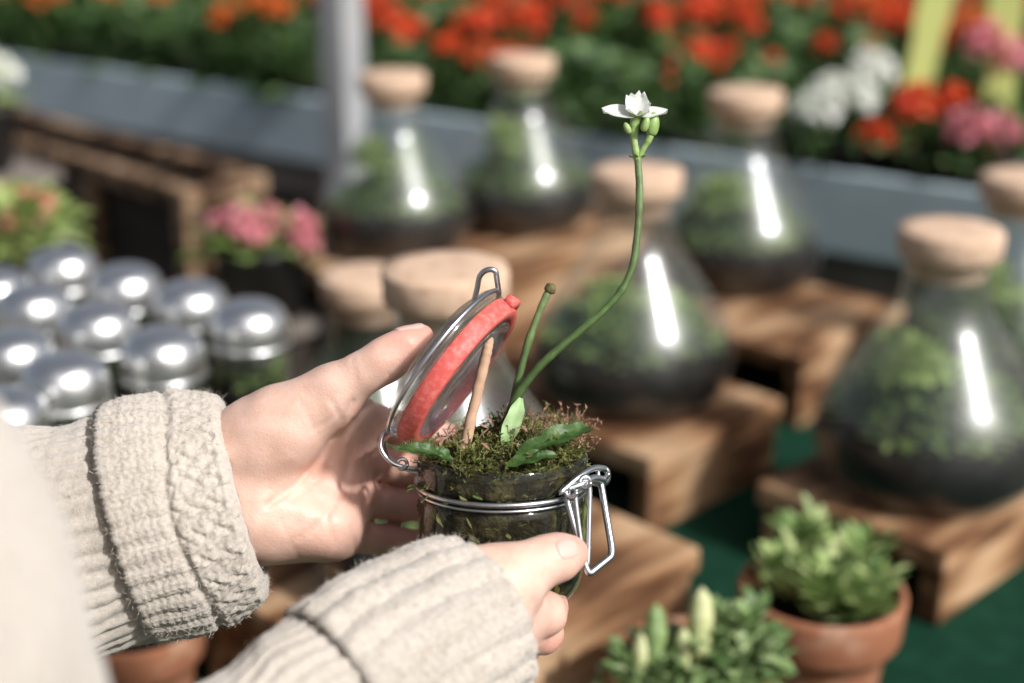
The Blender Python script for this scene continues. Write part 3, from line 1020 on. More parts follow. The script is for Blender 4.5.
def rounded_loop(pts, n=16, rr=0.22):
    """closed loop with rounded corners"""
    pts = np.array(pts); m = len(pts); out = []
    for i in range(m):
        a, b, c = pts[i - 1], pts[i], pts[(i + 1) % m]
        p0 = b + (a - b) * rr; p1 = b + (c - b) * rr
        for t in np.linspace(0, 1, n // 2):
            out.append((1 - t) ** 2 * p0 + 2 * t * (1 - t) * b + t * t * p1)
    return np.array(out)


big = rounded_loop([P(565, 494, .632), P(575, 485, .632), P(590, 574, .627), P(612, 556, .634), P(602, 480, .645)][::1], 16, .16)
clasp.add(*tube(rounded_loop([P(566, 497, .631), P(588, 575, .626), P(613, 555, .634), P(600, 478, .645), P(578, 480, .634)], 16, .14), .00165, 12, closed=True))
clasp.add(*tube(rounded_loop([P(574, 490, .629), P(584, 566, .626), P(588, 563, .627), P(590, 482, .632)], 14, .2), .0012, 10, closed=True))
clasp.add(*tube(catmull([P(568, 489, .628), P(582, 484, .630), P(594, 478, .636), P(604, 480, .642)], 30), .0016, 10))
clasp.add(*tube(catmull([P(560, 493, .626), P(580, 476, .632), P(596, 468, .640), P(607, 471, .646), P(606, 482, .648), P(594, 483, .650), P(586, 476, .655)], 50), .0014, 10))
for (u, v, d) in ((571, 492, .6275), (585, 482, .6295), (603, 473, .643)):
    cc = [P(u + 5.2 * math.cos(a), v + 5.2 * math.sin(a), d - .0016 + .0006 * a) for a in np.linspace(0, 4 * PI, 48)]
    clasp.add(*tube(cc, .0011, 8))
to_parent(clasp.build('clasp', M['steel']), jar)

# lid, hinged open to the left
NL = cdir(.78, -.585, .145)             # towards the inside of the lid
L0 = P(467, 380, .655)
XL = cdir(.62, .78, .0)


def lid_xf(V): return frame_xf(V, L0, -NL, XL)


lid_prof = [(0.0, .0045), (.024, .0040), (.0275, .0016), (.0300, -.0004), (.0322, .0000), (.0335, .0020), (.0338, .0096),
            (.0392, .0098), (.0406, .0104), (.0410, .0120), (.0408, .0142), (.0398, .0158), (.0372, .0164), (.0362, .0174), (.0335, .0188), (.0280, .0197), (.0150, .0201), (.0, .0201)]
V, F = lathe(lid_prof, 96)
lid = to_parent(mesh_obj('lid', lid_xf(V), F, M['lidglass']), jar)


def sub(o):
    o.parent = lid
    o.data.transform(Matrix.Translation(jar.location).inverted())
    return o


gas = [(.0340, .0010), (.0344, .0006), (.0385, .0006), (.0391, .0011), (.0398, .0050), (.0402, .0088), (.0397, .0094), (.0342, .0093), (.0339, .0050), (.0340, .0010)]
V, F = lathe(gas, 96)
mb = MB(); mb.add(lid_xf(V), F)
tab = [(.0390, -.0075), (.0428, -.0062), (.0440, .0), (.0428, .0062), (.0390, .0075)]
tv = [(x, y, .0022) for x, y in tab] + [(x, y, .0075) for x, y in tab]
tf = [(4, 3, 2, 1, 0), (5, 6, 7, 8, 9)] + [(i, (i + 1) % 5, 5 + (i + 1) % 5, 5 + i) for i in range(5)]
mb.add(lid_xf(np.array(tv)), tf)
sub(mb.build('gasket', M['rubber']))
mb = MB()
ring = np.stack([.0411 * np.cos(th), .0411 * np.sin(th), np.full_like(th, .0134)], 1)
mb.add(*tube(lid_xf(ring), .0011, 10, closed=True))
lp = [P(474, 301, .662), P(477, 289, .660), P(480, 276, .658), P(487, 270, .656), P(495, 271, .656), P(497, 280, .658), P(499, 294, .662)]
mb.add(*tube(catmull(lp, 50), .0013, 10))
sub(mb.build('wire_hoop', M['steel']))

# soil inside
V, F = lathe(smooth_prof([(0, .0030), (.020, .0028), (.0298, .0034), (.0345, .0075), (.0372, .0150), (.0383, .024), (.0384, .044), (.0379, .0500), (.0359, .0537), (.0353, .0556), (.0374, .0574), (.0386, .0602), (.0388, .0640), (.0375, .0668), (.020, .0690), (0, .070)], 70), 72)
V = V + .00035 * wobble(V, 260, 12)
V = jar_xf(V)
o = r = np.random.default_rng(61)
n = 420
a = r.uniform(0, 2 * PI, n); z = r.uniform(.008, .060, n) ** 1.0
rr_ = np.interp(z, [.004, .0075, .015, .024, .044, .050, .0537, .0556, .0574, .0602, .064], [.0300, .0350, .0377, .0387, .0387, .0382, .0362, .0357, .0378, .0389, .0391])
rr_ = rr_ - .0003
bp = jar_xf(np.stack([rr_ * np.cos(a), rr_ * np.sin(a), z], 1))
od = jar_xf(np.stack([(rr_ + .01) * np.cos(a), (rr_ + .01) * np.sin(a), z], 1)) - bp
tg = np.cross(od, r.normal(size=(n, 3)))
Vb, Fb = leaf_mesh(bp, tg, r.uniform(.003, .008, n), r.uniform(.001, .0035, n), up=np.cross(od, tg), fold=.05, droop=0)
mb = MB(); mb.add(V, F, 0); mb.add(Vb, Fb, 1)
tag(mb.build('potting_soil', [M['jarsoil'], M['moss']]), 'dark damp potting soil filling the held jar', 'soil', kind='stuff')

# moss on top: strands with tiny leaflets


def moss_strands(n, seed, center_fn, ln, wd):
    r = np.random.default_rng(seed)
    V = []; F = []; c = 0
    for i in range(n):
        b, d = center_fn(r)
        l = ln * r.uniform(.5, 1.4); curl = rand_dirs(1, r, -1, 1)[0]
        q = [b]
        dd = unit(d)
        for k in range(5):
            dd = unit(dd + curl * .28 + r.normal(size=3) * .12)
            q.append(q[-1] + dd * l / 5)
        q = np.array(q)
        sd = unit(np.cross(dd, r.normal(size=3))) * wd
        for k in range(6):
            w = sd * (1 - k / 6.5)
            V += [q[k] - w, q[k] + w]
        for k in range(5): F.append((c + 2 * k, c + 2 * k + 1, c + 2 * k + 3, c + 2 * k + 2))
        c += 12
        for k in range(1, 6):
            for s in (-1, 1):
                e = unit(sd * s + dd * wd * .8 + r.normal(size=3) * wd * .5)
                p0 = q[k]; p1 = p0 + e * wd * r.uniform(2.0, 4.6)
                w = unit(np.cross(e, r.normal(size=3))) * wd * .8
                V += [p0 - w, p0 + w, p1]; F.append((c, c + 1, c + 2)); c += 3
                # leaflets touch the strand, so one strand keeps one colour by sharing a vertex
                F[-1] = (c - 3, c - 2, c - 1)
    return np.array(V), F


def moss_base(r):
    a = r.uniform(0, 2 * PI); q = math.sqrt(r.uniform(0, 1)) * .0352
    x, y = q * math.cos(a), q * math.sin(a)
    hgt = .066 + .011 * (1 - (q / .038) ** 2) + .006 * (x / .038) + .006 * math.sin(x * 150 + 1) * math.cos(y * 130) + .004 * math.sin(x * 330 + y * 280)
    p = jar_xf(np.array([[x, y, hgt - .004]]))[0]
    return p, AX * .8 + RT * x * 9 + np.cross(AX, RT) * y * 9 + r.normal(size=3) * .6


V1, F1 = moss_strands(1700, 21, moss_base, .0090, .00055)
mb = MB(); mb.add(V1, F1, 0)


def dry_base(r):
    x = r.uniform(.004, .038); y = r.uniform(-.012, .028)
    p = jar_xf(np.array([[x, y, .074 + .004 * r.random()]]))[0]
    return p, AX * .6 + RT * .7 + r.normal(size=3) * .55


V2, F2 = moss_strands(170, 22, dry_base, .0100, .00055)
mb.add(V2, F2, 1)
r = np.random.default_rng(91)
n = 70
a = r.uniform(0, 6.28, n); q = np.sqrt(r.uniform(0, 1, n)) * .034
bp = jar_xf(np.stack([q * np.cos(a), q * np.sin(a), .0725 + .010 * (1 - (q / .038) ** 2) + r.uniform(-.002, .004, n)], 1))
dr = rand_dirs(n, r, -.3, .8)
Vb, Fb = leaf_mesh(bp, dr, r.uniform(.003, .008, n), r.uniform(.0008, .0022, n), droop=.1)
mb.add(Vb, Fb, 1)
mound, MFa = lathe([(0, .0755), (.012, .0745), (.024, .0715), (.033, .0675), (.0344, .064)], 40)
mb.add(jar_xf(mound + .0016 * wobble(mound, 160, 3)), MFa, 2)
tag(mb.build('moss', [M['moss'], M['dry'], M['jarsoil']], smooth=False), 'olive green and brown curly moss topping the held jar', 'moss', kind='stuff')

# wooden stick
stick = empty('wooden_stick', P(467, 440, .648), label='pale round wooden stick standing in the moss in front of the red seal', cat='stick')
sp = catmull([P(464, 452, .649), P(472, 415, .648), P(482, 372, .646), P(487.5, 348, .645), P(490, 337, .645)], 40)
sr = np.interp(np.linspace(0, 1, 40), [0, .7, .93, 1], [.0026, .0024, .0022, .0016]) + .00012 * np.sin(np.arange(40) * 1.7)
V, F = tube(sp, sr, 16)
to_parent(mesh_obj('shaft', V + .00015 * wobble(V, 700, 2), F, M['stick']), stick)

# flytrap: stalks, flower, leaves
plant = empty('flytrap_plant', P(505, 442, .655), label='flytrap with a tall curved stalk and white flower growing from the jar', cat='plant')


def part_tube(name, pts, rad, mat, n=60, seg=12):
    c = catmull(pts, n); rr = np.interp(np.linspace(0, 1, n), np.linspace(0, 1, len(rad)), rad)
    k = np.arange(n)
    rr = rr * (1 + .05 * np.sin(k * .37) + .03 * np.sin(k * 1.1 + 2)) * (1 + .16 * np.exp(-((k - n * .62) / 1.6) ** 2))
    c = c + .00025 * wobble(c, 90, 6)
    V, F = tube(c, rr, seg)
    return to_parent(mesh_obj(name, V, F, mat), plant)


st = [(499, 452, .655), (507, 420, .654), (519, 393, .653), (537, 369, .652), (558, 349, .652), (585, 327, .652), (607, 307, .652), (624, 286, .652), (634, 260, .652), (638.5, 225, .652), (640, 190, .652), (638, 158, .652)]
stem = part_tube('stem', [P(*q) for q in st], [.0023, .0021, .00195, .0018, .0017, .0016, .0017, .0017, .0018], M['stalk'], 120)
st2 = [(507, 450, .660), (510, 425, .660), (518, 382, .660), (527, 345, .660), (538, 314, .660), (548, 292, .660)]
s2 = part_tube('stem', [P(*q) for q in st2], [.0023, .0021, .0018, .00165, .0017], M['stalk'], 60)


def psub(o, par):
    o.parent = par
    o.data.transform(Matrix.Translation(plant.location).inverted())
    return o


# cut bud at the end of the short stalk
mb = MB()
V, F = lathe(smooth_prof([(0, -.0022), (.0022, -.0016), (.0027, .0004), (.0021, .0022), (.0009, .0028), (0, .0026)], 18), 14)
mb.add(frame_xf(V + .0004 * wobble(V, 900, 4), P(550, 289, .660), cdir(.35, .9, .1)), F)
psub(mb.build('bud', M['oldbud']), s2)
# flower stalklets, bud, petals
part_tube('flower_stalk', [P(638, 160, .652), P(635, 145, .651), P(634, 130, .650), P(636, 118, .649)], [.0018, .0017, .0019, .0026], M['bud'], 30)
part_tube('flower_stalk', [P(638, 160, .652), P(643, 150, .651), P(649, 140, .650), P(652, 132, .650)], [.0015, .0014, .0014, .0018], M['bud'], 30)
V, F = lathe(smooth_prof([(0, 0), (.0022, .0012), (.0031, .0046), (.0027, .0082), (.0013, .0108), (0, .0115)], 26), 18)
V[:, 0] *= 1 + .08 * np.sin(np.arctan2(V[:, 1], V[:, 0]) * 5)
for (bu, bv, sc_) in ((643, 126, .62), (630, 128, .5)):
    to_parent(mesh_obj('flower_bud', frame_xf(V * sc_, P(bu, bv + 6, .646), cdir((bu - 638) * .06, .95, .25)), F, M['bud']), plant)
bud = to_parent(mesh_obj('flower_bud', frame_xf(V, P(651, 137, .650), cdir(.12, .98, .1)), F, M['bud']), plant)


def petal(base, d, nor, ln, wd, cup, seed):
    d = unit(d); nor = unit(nor - d * (nor @ d)); sd = np.cross(d, nor)
    nu, nv = 11, 7; V = []; r = np.random.default_rng(seed)
    for i in range(nu):
        t = i / (nu - 1)
        w = wd * (math.sin(PI * (t ** .8) * .88 + .16) ** .8) * .5 * (1 + .05 * math.sin(9 * t + seed))
        for j in range(nv):
            s = j / (nv - 1) * 2 - 1
            V.append(base + d * ln * t + sd * w * s + nor * (cup * ln * (t ** 1.6) * -.5 + .12 * wd * s * s + .05 * wd * t * math.sin(6 * t + s * 5 + seed * 2)) - d * ln * .12 * t * (1 - abs(s)) * (t > .8))
    V = np.array(V); V2 = V - nor * .00025
    F = []
    for i in range(nu - 1):
        for j in range(nv - 1):
            a = i * nv + j
            F.append((a, a + 1, a + nv + 1, a + nv)); F.append(tuple(x + nu * nv for x in (a + nv, a + nv + 1, a + 1, a)))
    return np.vstack([V, V2]), F


FC0 = P(637, 116, .649)
for k, (dx, dy, dt, ln, wd, cup) in enumerate([(-1.0, .24, .20, .0165, .0105, .30), (-.60, .42, .70, .0078, .0062, .3), (-.38, .92, .12, .0108, .0086, .1), (.22, 1.0, -.1, .0116, .0084, -.1), (.62, .74, .2, .0088, .0072, .2), (.97, .26, .15, .0142, .0082, .35), (.55, .30, .75, .0076, .0060, .4)]):
    V, F = petal(FC0, cdir(dx, dy, dt), cdir(0, .75, .66), ln, wd, cup, k)
    to_parent(mesh_obj('petal', V, F, M['petal']), plant)
mb = MB()
for k in range(5):
    a = k * 1.256
    V, F = petal(FC0 - UP * .002, cdir(math.cos(a), .45, math.sin(a)), cdir(0, 1, 0), .006, .003, -.4, k + 9)
    mb.add(V, F)
for k in range(4):
    a = k * 1.57 + .5
    V, F = petal(P(638, 160, .652), cdir(math.cos(a), .7, math.sin(a)), cdir(0, 1, 0), .0050, .0022, .3, k + 20)
    mb.add(V, F)
to_parent(mb.build('bract', M['bud']), plant)


def leaf(name, pts, widths, nor, mat, n=24, fold=.38, teeth=False):
    c = catmull(pts, n); wd = np.interp(np.linspace(0, 1, n), np.linspace(0, 1, len(widths)), widths)
    tg = np.gradient(c, axis=0); tg /= np.linalg.norm(tg, axis=1)[:, None]
    nv = 7; V = []
    for i in range(n):
        nn = unit(nor - tg[i] * (nor @ tg[i])); sd = np.cross(tg[i], nn)
        for j in range(nv):
            s = j / (nv - 1) * 2 - 1
            V.append(c[i] + sd * s * wd[i] * .5 + nn * (fold * wd[i] * s * s * .5 + .09 * wd[i] * math.sin(i * .8 + 1) * s * abs(s) - .10 * wd[i] * math.exp(-(s / .2) ** 2)))
    V = np.array(V); m = len(V); nrm = unit(nor)
    V = np.vstack([V, V - nrm * .00022]); F = []
    for i in range(n - 1):
        for j in range(nv - 1):
            a = i * nv + j
            F.append((a, a + 1, a + nv + 1, a + nv)); F.append((a + nv + m, a + nv + 1 + m, a + 1 + m, a + m))
    mb = MB(); mb.add(V, F)
    if teeth:
        for i in range(2, n - 1):
            for j in (0, nv - 1):
                p = V[i * nv + j]; nn = unit(nor - tg[i] * (nor @ tg[i])); sd = np.cross(tg[i], nn) * (1 if j else -1)
                mb.add(*tube(np.array([p, p + sd * .0012 + nn * .0004, p + sd * .0026 + nn * .0012]), [.00022, .0002, .00008], 5))
    return to_parent(mb.build(name, mat), plant)


leaf('trap_leaf', [P(444, 457, .640), P(430, 452, .637), P(416, 449, .635), P(399, 448, .636)], [.002, .0065, .0078, .0055, .002], cdir(.05, .80, .62), M['leafbright'], teeth=True)
leaf('trap_leaf', [P(512, 462, .632), P(532, 449, .630), P(556, 438, .632), P(578, 431, .636), P(587, 426, .640)], [.003, .0085, .0105, .009, .004], cdir(-.1, .72, .68), M['leafbright'], teeth=True)
leaf('trap_leaf', [P(505, 466, .628), P(522, 461, .626), P(541, 456, .626), P(556, 455, .628)], [.0025, .006, .0068, .0055, .002], cdir(-.1, .70, .7), M['leafbright'])
leaf('pale_leaf', [P(504, 446, .648), P(509, 430, .647), P(516, 412, .647), P(521, 398, .649)], [.0035, .0075, .0085, .0065, .002], cdir(.35, .25, .9), M['leafpale'])
leaf('trap_leaf', [P(452, 462, .632), P(443, 453, .630), P(436, 449, .630)], [.002, .005, .0055, .002], cdir(.1, .75, .65), M['leafbright'])

# ==================================================================  FLASKS
print('flasks')
FL_PROF = smooth_prof([(0, .0015), (.050, .0008), (.082, .0035), (.0985, .018), (.1045, .040), (.1048, .056), (.1008, .076), (.0935, .092), (.0835, .107), (.0735, .122), (.0635, .137), (.0535, .152), (.0450, .165), (.0395, .179), (.0372, .195), (.0370, .212), (.0390, .2165), (.0405, .219)], 60)
CORK_PROF = [(0, .200), (.0325, .2002), (.0335, .202), (.0350, .2185), (.0440, .2195), (.0452, .2210), (.0458, .2405), (.0448, .2430), (.030, .2438), (0, .244)]
SOIL_PROF = [(0, .004), (.048, .004), (.080, .0065), (.0958, .020), (.1018, .040), (.1022, .054), (.094, .061), (.05, .064), (0, .066)]
v, f = lathe(FL_PROF, 72)
G_ME = mesh_obj('glass_bottle', v, f, M['flask'])
v, f = lathe(CORK_PROF, 40)
C_ME = mesh_obj('cork_stopper', v + .0008 * wobble(v, 60, 2), f, M['cork'])
v, f = lathe(SOIL_PROF, 48)
S_ME = mesh_obj('soil', v + .002 * wobble(v, 60, 8) * (v[:, 2:3] > .045), f, M['soil'])
for o in (G_ME, C_ME, S_ME): COL.objects.unlink(o)


def inside(V, lim=.96):
    """keep foliage inside the bottle"""
    rr = np.hypot(V[:, 0], V[:, 1])
    zz = np.array([p[1] for p in FL_PROF]); rp = np.array([p[0] for p in FL_PROF])
    k = zz > .005
    mx = np.interp(V[:, 2], zz[k], rp[k]) * lim
    s = np.minimum(1, mx / np.maximum(rr, 1e-6))
    V[:, 0] *= s; V[:, 1] *= s
    return V


def flask(loc, label, plabel, seed, scale=1.0, tall=.05, pale=0, dense=900, moss_h=.03, pale_at=(0, 0)):
    root = empty('terrarium_flask', loc, seed * 1.3, label, 'terrarium', 'corked flask terrariums on the wooden blocks')
    root.scale = (scale,) * 3
    for nm, src in (('glass_bottle', G_ME), ('cork_stopper', C_ME), ('soil', S_ME)):
        o = src.copy(); COL.objects.link(o); o.parent = root; o.name = nm
    mb = MB()
    V, F = clump(int(dense * 1.25), .096, moss_h, .014, .008, seed, base=(0, 0, .064), pw=.35)
    V[:, 2] = np.maximum(V[:, 2], .057)
    mb.add(inside(V), F)
    mo = mb.build('moss', M['terra'], root, smooth=False); mo['kind'] = 'stuff'
    pl = empty('terrarium_plant', np.asarray(loc) + (0, 0, .056 * scale), 0, plabel, 'plant', 'plants inside the flasks')
    pl.scale = (scale,) * 3
    r = np.random.default_rng(seed + 50)
    mb = MB()
    for q in range(4):
        a = r.uniform(0, 2 * PI); d = r.uniform(.02, .05)
        V, F = clump(70, .026, tall * r.uniform(.7, 1.1), .026, .011, seed * 7 + q, zmin=.1, base=(d * math.cos(a), d * math.sin(a), .0))
        V[:, 2] += .056; V = inside(V); V[:, 2] -= .056
        mb.add(V, F, 0)
    mb.build('foliage', M['terra'], pl, smooth=False)
    if pale:
        mb = MB()
        x, y = pale_at
        V, F = clump(pale, .026, .024, .028, .014, seed + 33, zmin=.0, base=(x, y, tall * .75))
        V[:, 2] += .056; V = inside(V); V[:, 2] -= .056
        mb.add(V, F)
        for q in range(3):
            mb.add(*tube(catmull([(x + .004 * q, y, 0), (x * 1.05, y + .004 * q, tall * .5), (x, y, tall * .8)], 12), .0016, 6))
        mb.build('pale_rosette', M['terrapale'], pl, smooth=False)
    return root


HB = {}
z_A = CZ - .5625; z_C = CZ - .555; z_D = CZ - .55; z_T = CZ - .492; z_B = CZ - .53; z_E = CZ - .585
pA = plane(924, 480, z_A); pC = plane(630, 396, z_C); p3 = plane(735, 281, z_D); p1 = plane(397, 248, z_T); p2 = plane(522, 224, z_T)
pB = plane(450, 572, z_B); pB2 = plane(374, 500, TABLE + .004); pE = plane(998, 385, z_E)


def fit(p, vtop):
    """bottle size, from where its cork's top is seen"""
    for k in np.linspace(.8, 1.15, 200):
        if pix(p + (0, 0, .243 * k))[1] <= vtop: break
    return float(k)


flask(pA, 'corked glass flask full of bright green leaves on the right-hand wooden block', 'lush bright green leaves inside the right-hand corked flask', 1, fit(pA, 229), .075, 260, 1000, .035, (-.045, -.02))
flask(pC, 'corked flask directly behind the curved white-flowered stalk, standing on a low block', 'low dark green plants inside the flask behind the flower stalk', 2, fit(pC, 170), .05, 60, 900, .03, (-.02, .01))
flask(p3, 'corked flask in front of the white flowers, on a block behind the flower stalk', 'pale leafy tuft inside the flask in front of the white flowers', 3, fit(p3, 91), .06, 170, 800, .03, (-.025, -.02))
flask(p1, 'corked flask beside the grey metal pole, with a pale rosette inside', 'pale green rosette inside the flask beside the metal pole', 4, fit(p1, 74), .085, 150, 700, .025, (-.03, -.02))
flask(p2, 'corked flask at the back, between the metal pole flask and the red flowers', 'yellow-green tuft inside the rearmost corked flask', 5, fit(p2, 57), .085, 130, 700, .03, (-.02, -.02))
flask(pB, 'corked flask right behind the open jar lid, on the front wooden block', 'green plants inside the flask behind the open lid', 6, fit(pB, 268), .04, 0, 700, .03)
flask(pB2, 'corked flask behind the left thumb, on the green cloth', 'green plants inside the flask behind the left thumb', 7, fit(pB2, 274), .04, 0, 700, .03)
flask(pE, 'corked flask cut off by the right edge, below the pink flowers', 'green plants inside the flask cut off by the right edge', 8, fit(pE, 176), .07, 120, 800, .03, (-.03, .0))

# ==================================================================  WOODEN BLOCKS
print('blocks')
YAW = math.radians(45)
E2 = np.array([math.cos(YAW), math.sin(YAW), 0]); E1 = np.array([-math.sin(YAW), math.cos(YAW), 0])   # E2 right-back, E1 left-back


def block(corner, l2, l1, ztop, zbot, label, seed, dyaw=0.0, name='wooden_block', hollow=True):
    """near corner on the ground plan; l2 runs to the right-back, l1 to the left-back; built of boards"""
    root = empty(name, (corner[0], corner[1], zbot), YAW + dyaw, label, 'wooden block', 'wooden blocks on the green cloth')
    h = ztop - zbot
    t = .022
    r = random.Random(seed)
    # top board over side boards; hollow omits the left-front one to darken that side
    V, F = box(0, l2, 0, l1, h - t, h, .004, 6, .0016, seed)
    mesh_obj('top_board', V, F, M['wood'], root, smooth=False)
    for (x0, x1, y0, y1) in ((.004, l2 - .004, .004, .004 + t), (.004, l2 - .004, l1 - t - .004, l1 - .004)) + (() if hollow else ((.004, .004 + t, .0045 + t, l1 - t - .0045),)) + ((l2 - t - .004, l2 - .004, .0045 + t, l1 - t - .0045),):
        V, F = box(x0, x1, y0, y1, 0, h - t - .0005, .003, 4, .0012, seed + 3)
        mesh_obj('side_board', V, F, M['wood'], root, smooth=False)
    return root


kA = plane(948, 552, z_A); kC = plane(652, 461, z_C); kD = plane(806, 357, z_D); kB = plane(701, 548, z_B)
block(kA, .30, .19, z_A, TABLE + .003, 'low wooden block under the right-hand flask', 1)
block(kC, .21, .30, z_C, TABLE + .003, 'wooden block in the middle under the flask behind the flower stalk', 2)
block(kD, .24, .28, z_D, TABLE + .003, 'tall pale wooden block under the flask near the white flowers', 3, math.radians(4))
# top block carrying the two rear flasks
kT = p1 + E1 * -.16 - E2 * .13
block(kT, .48, .36, z_T, TABLE + .003, 'tallest wooden block, carrying the two rear flasks', 4, math.radians(-3))
kBn = kB - E2 * .30
block(kBn, .30, .25, z_B, TABLE + .003, 'big wooden block in front, beneath the held jar', 5, hollow=False)
kE = pE - E2 * .12 - E1 * .11
block(kE, .25, .22, z_E, TABLE + .003, 'low wooden block under the flask at the right edge', 6)

# ==================================================================  TABLE, CLOTH, GROUND
t0 = np.array([-.15, .30, 0.0])
# display table turned like the blocks
tb = empty('display_table', (t0[0], t0[1], 0), YAW, 'display table under the green cloth', 'table')
V, F = box(-.2, 1.55, -.55, 1.35, TABLE - .04, TABLE - .003, .004)
mesh_obj('tabletop', V, F, M['dark'], tb, smooth=False)
for (x, y) in ((-.12, -.47), (1.47, -.47), (-.12, 1.27), (1.47, 1.27)):
    V, F = box(x - .03, x + .03, y - .03, y + .03, 0, TABLE - .041, .003)
    mesh_obj('leg', V, F, M['dark'], tb, smooth=False)
nx = ny = 90
xs = np.linspace(-.21, 1.56, nx); ys = np.linspace(-.56, 1.36, ny)
X, Y = np.meshgrid(xs, ys, indexing='ij')
Z = np.full_like(X, TABLE + .001) + .0012 * np.sin(X * 23 + 2 * np.sin(Y * 9)) * np.sin(Y * 17)
G = np.stack([X, Y, np.minimum(Z, TABLE + .0022)], -1).reshape(-1, 3)
F = [(i * ny + j, (i + 1) * ny + j, (i + 1) * ny + j + 1, i * ny + j + 1) for i in range(nx - 1) for j in range(ny - 1)]
per = [i * ny for i in range(nx)] + [(nx - 1) * ny + j for j in range(1, ny)] + [i * ny + ny - 1 for i in range(nx - 2, -1, -1)] + [j for j in range(ny - 2, 0, -1)]
n0 = len(G); sk = G[per].copy(); cen = np.array([.675, .4, 0])
sk[:, :2] += (sk[:, :2] - cen[:2]) * .012 + .008 * np.sin(np.arange(len(per)) * .9)[:, None]; sk[:, 2] = TABLE - .30 + .02 * np.sin(np.arange(len(per)) * .23)
G = np.vstack([G, sk]); m = len(per)
F += [(per[i], per[(i + 1) % m], n0 + (i + 1) % m, n0 + i) for i in range(m)]
cl = mesh_obj('green_cloth', G, F, M['cloth'])
cl.location = (t0[0], t0[1], 0); cl.rotation_euler = (0, 0, YAW)
tag(cl, 'dark green cloth spread over the display table', 'cloth')

V, F = box(-40, 40, -40, 60, -.2, 0.0)
tag(mesh_obj('ground', V, F, M['paving'], smooth=False), kind='structure')

# ==================================================================  JARS WITH TIN LIDS
print('tin lids')
ZL = CZ - .370
jars_px = [(60, 255, 'rearmost'), (123, 272, ''), (188, 289, ''), (247, 312, ''), (-8, 276, ''), (31, 295, ''), (98, 313, ''), (160, 341, ''), (9, 340, ''), (61, 366, ''), (-2, 400, '')]
labels = ['tin-lidded jar at the back corner of the jar cluster, nearest the wooden crate', 'tin-lidded jar second from the right in the back row of jars',
          'tin-lidded jar in the back row, just left of the right-hand corner jar', 'tin-lidded jar at the right-hand corner of the cluster, beside the brown crate',
          'tin-lidded jar cut by the left edge in the second row', 'tin-lidded jar in the second row, one in from the left edge',
          'tin-lidded jar in the middle of the cluster, ringed by other jars', 'large tin-lidded jar just above the folded left cuff',
          'tin-lidded jar half cut by the left edge, above the sleeve',
          'nearest whole tin-lidded jar, directly above the left sleeve', 'tin-lidded jar peeping in at the left edge just above the sleeve']
labels[1] = 'tin-lidded jar in the back row, next to the back corner jar'
z_tray = ZL - .125
LIDP = smooth_prof([(0, .1320), (.013, .1310), (.0215, .1280), (.0275, .1225), (.0305, .1150), (.0312, .1060), (.0312, .1000), (.0320, .0980), (.0318, .0962), (.0303, .0960), (.0295, .0962)], 40)
BODYP = smooth_prof([(0, .0015), (.024, .0008), (.0285, .004), (.0300, .012), (.0300, .080), (.0290, .092), (.0276, .098), (.0276, .108)], 40)
v, f = lathe(LIDP, 48); TL = mesh_obj('tin_lid', v, f, M['tin'])
v, f = lathe(BODYP, 40); TB = mesh_obj('glass_body', v, f, M['flask'])
v, f = lathe([(0, .004), (.024, .004), (.0280, .010), (.0288, .060), (.02, .064), (0, .066)], 32); TS = mesh_obj('soil', v + .0015 * wobble(v, 90, 4) * (v[:, 2:3] > .045), f, M['soil'])
V, F = clump(160, .022, .022, .012, .007, 77, base=(0, 0, .062)); TP = mesh_obj('seedling', V, F, M['terra'], smooth=False)
for o in (TL, TB, TS, TP): COL.objects.unlink(o)
for (u, v_, _), lab in zip(jars_px, labels):
    p = plane(u, v_, ZL)
    root = empty('tin_lidded_jar', (p[0], p[1], z_tray), random.uniform(0, 6), lab, 'jar', 'tin-lidded jars clustered on the crate at left')
    root.scale = (1.04, 1.04, random.uniform(.99, 1.03)); root.rotation_euler = (random.uniform(-.015, .015), random.uniform(-.015, .015), random.uniform(0, 6))
    for nm, src in (('tin_lid', TL), ('glass_body', TB), ('soil', TS), ('seedling', TP)):
        o = src.copy(); COL.objects.link(o); o.parent = root; o.name = nm
# the crate they stand on
c0 = plane(247, 312, ZL)
kJ = np.array([c0[0], c0[1], 0]) - E2 * .05 - E1 * .10 + np.array([.03, -.03, 0])
root = empty('upturned_crate', (kJ[0] - .33, kJ[1] - .04, TABLE + .003), YAW - .12, 'brown upturned crate carrying the tin-lidded jars', 'crate')
hh = z_tray - .0015 - (TABLE + .003)
for k in range(5):
    V, F = box(-.02, .38, -.085 + k * .108, .020 + k * .108, hh - .018, hh, .003, 3, .001, k)
    mesh_obj('slat', V, F, M['oldwood'], root, smooth=False)
for (x0, x1, y0, y1) in ((-.015, .375, -.080, -.062), (-.015, .375, .432, .450), (-.015, .002, -.061, .431), (.358, .375, -.061, .431)):
    V, F = box(x0, x1, y0, y1, 0, hh - .0185, .003, 3, .001, 9)
    mesh_obj('side_board', V, F, M['oldwood'], root, smooth=False)

# ==================================================================  OPEN CRATE AT LEFT
zc = CZ - .45
kc = plane(196, 187, zc)
root = empty('wooden_crate', (kc[0], kc[1], TABLE + .003), YAW, 'open wooden crate with a pale worn rim behind the tin-lidded jars', 'crate')
hh = zc - TABLE - .003
W_, D_ = .72, .09
r = random.Random(4)
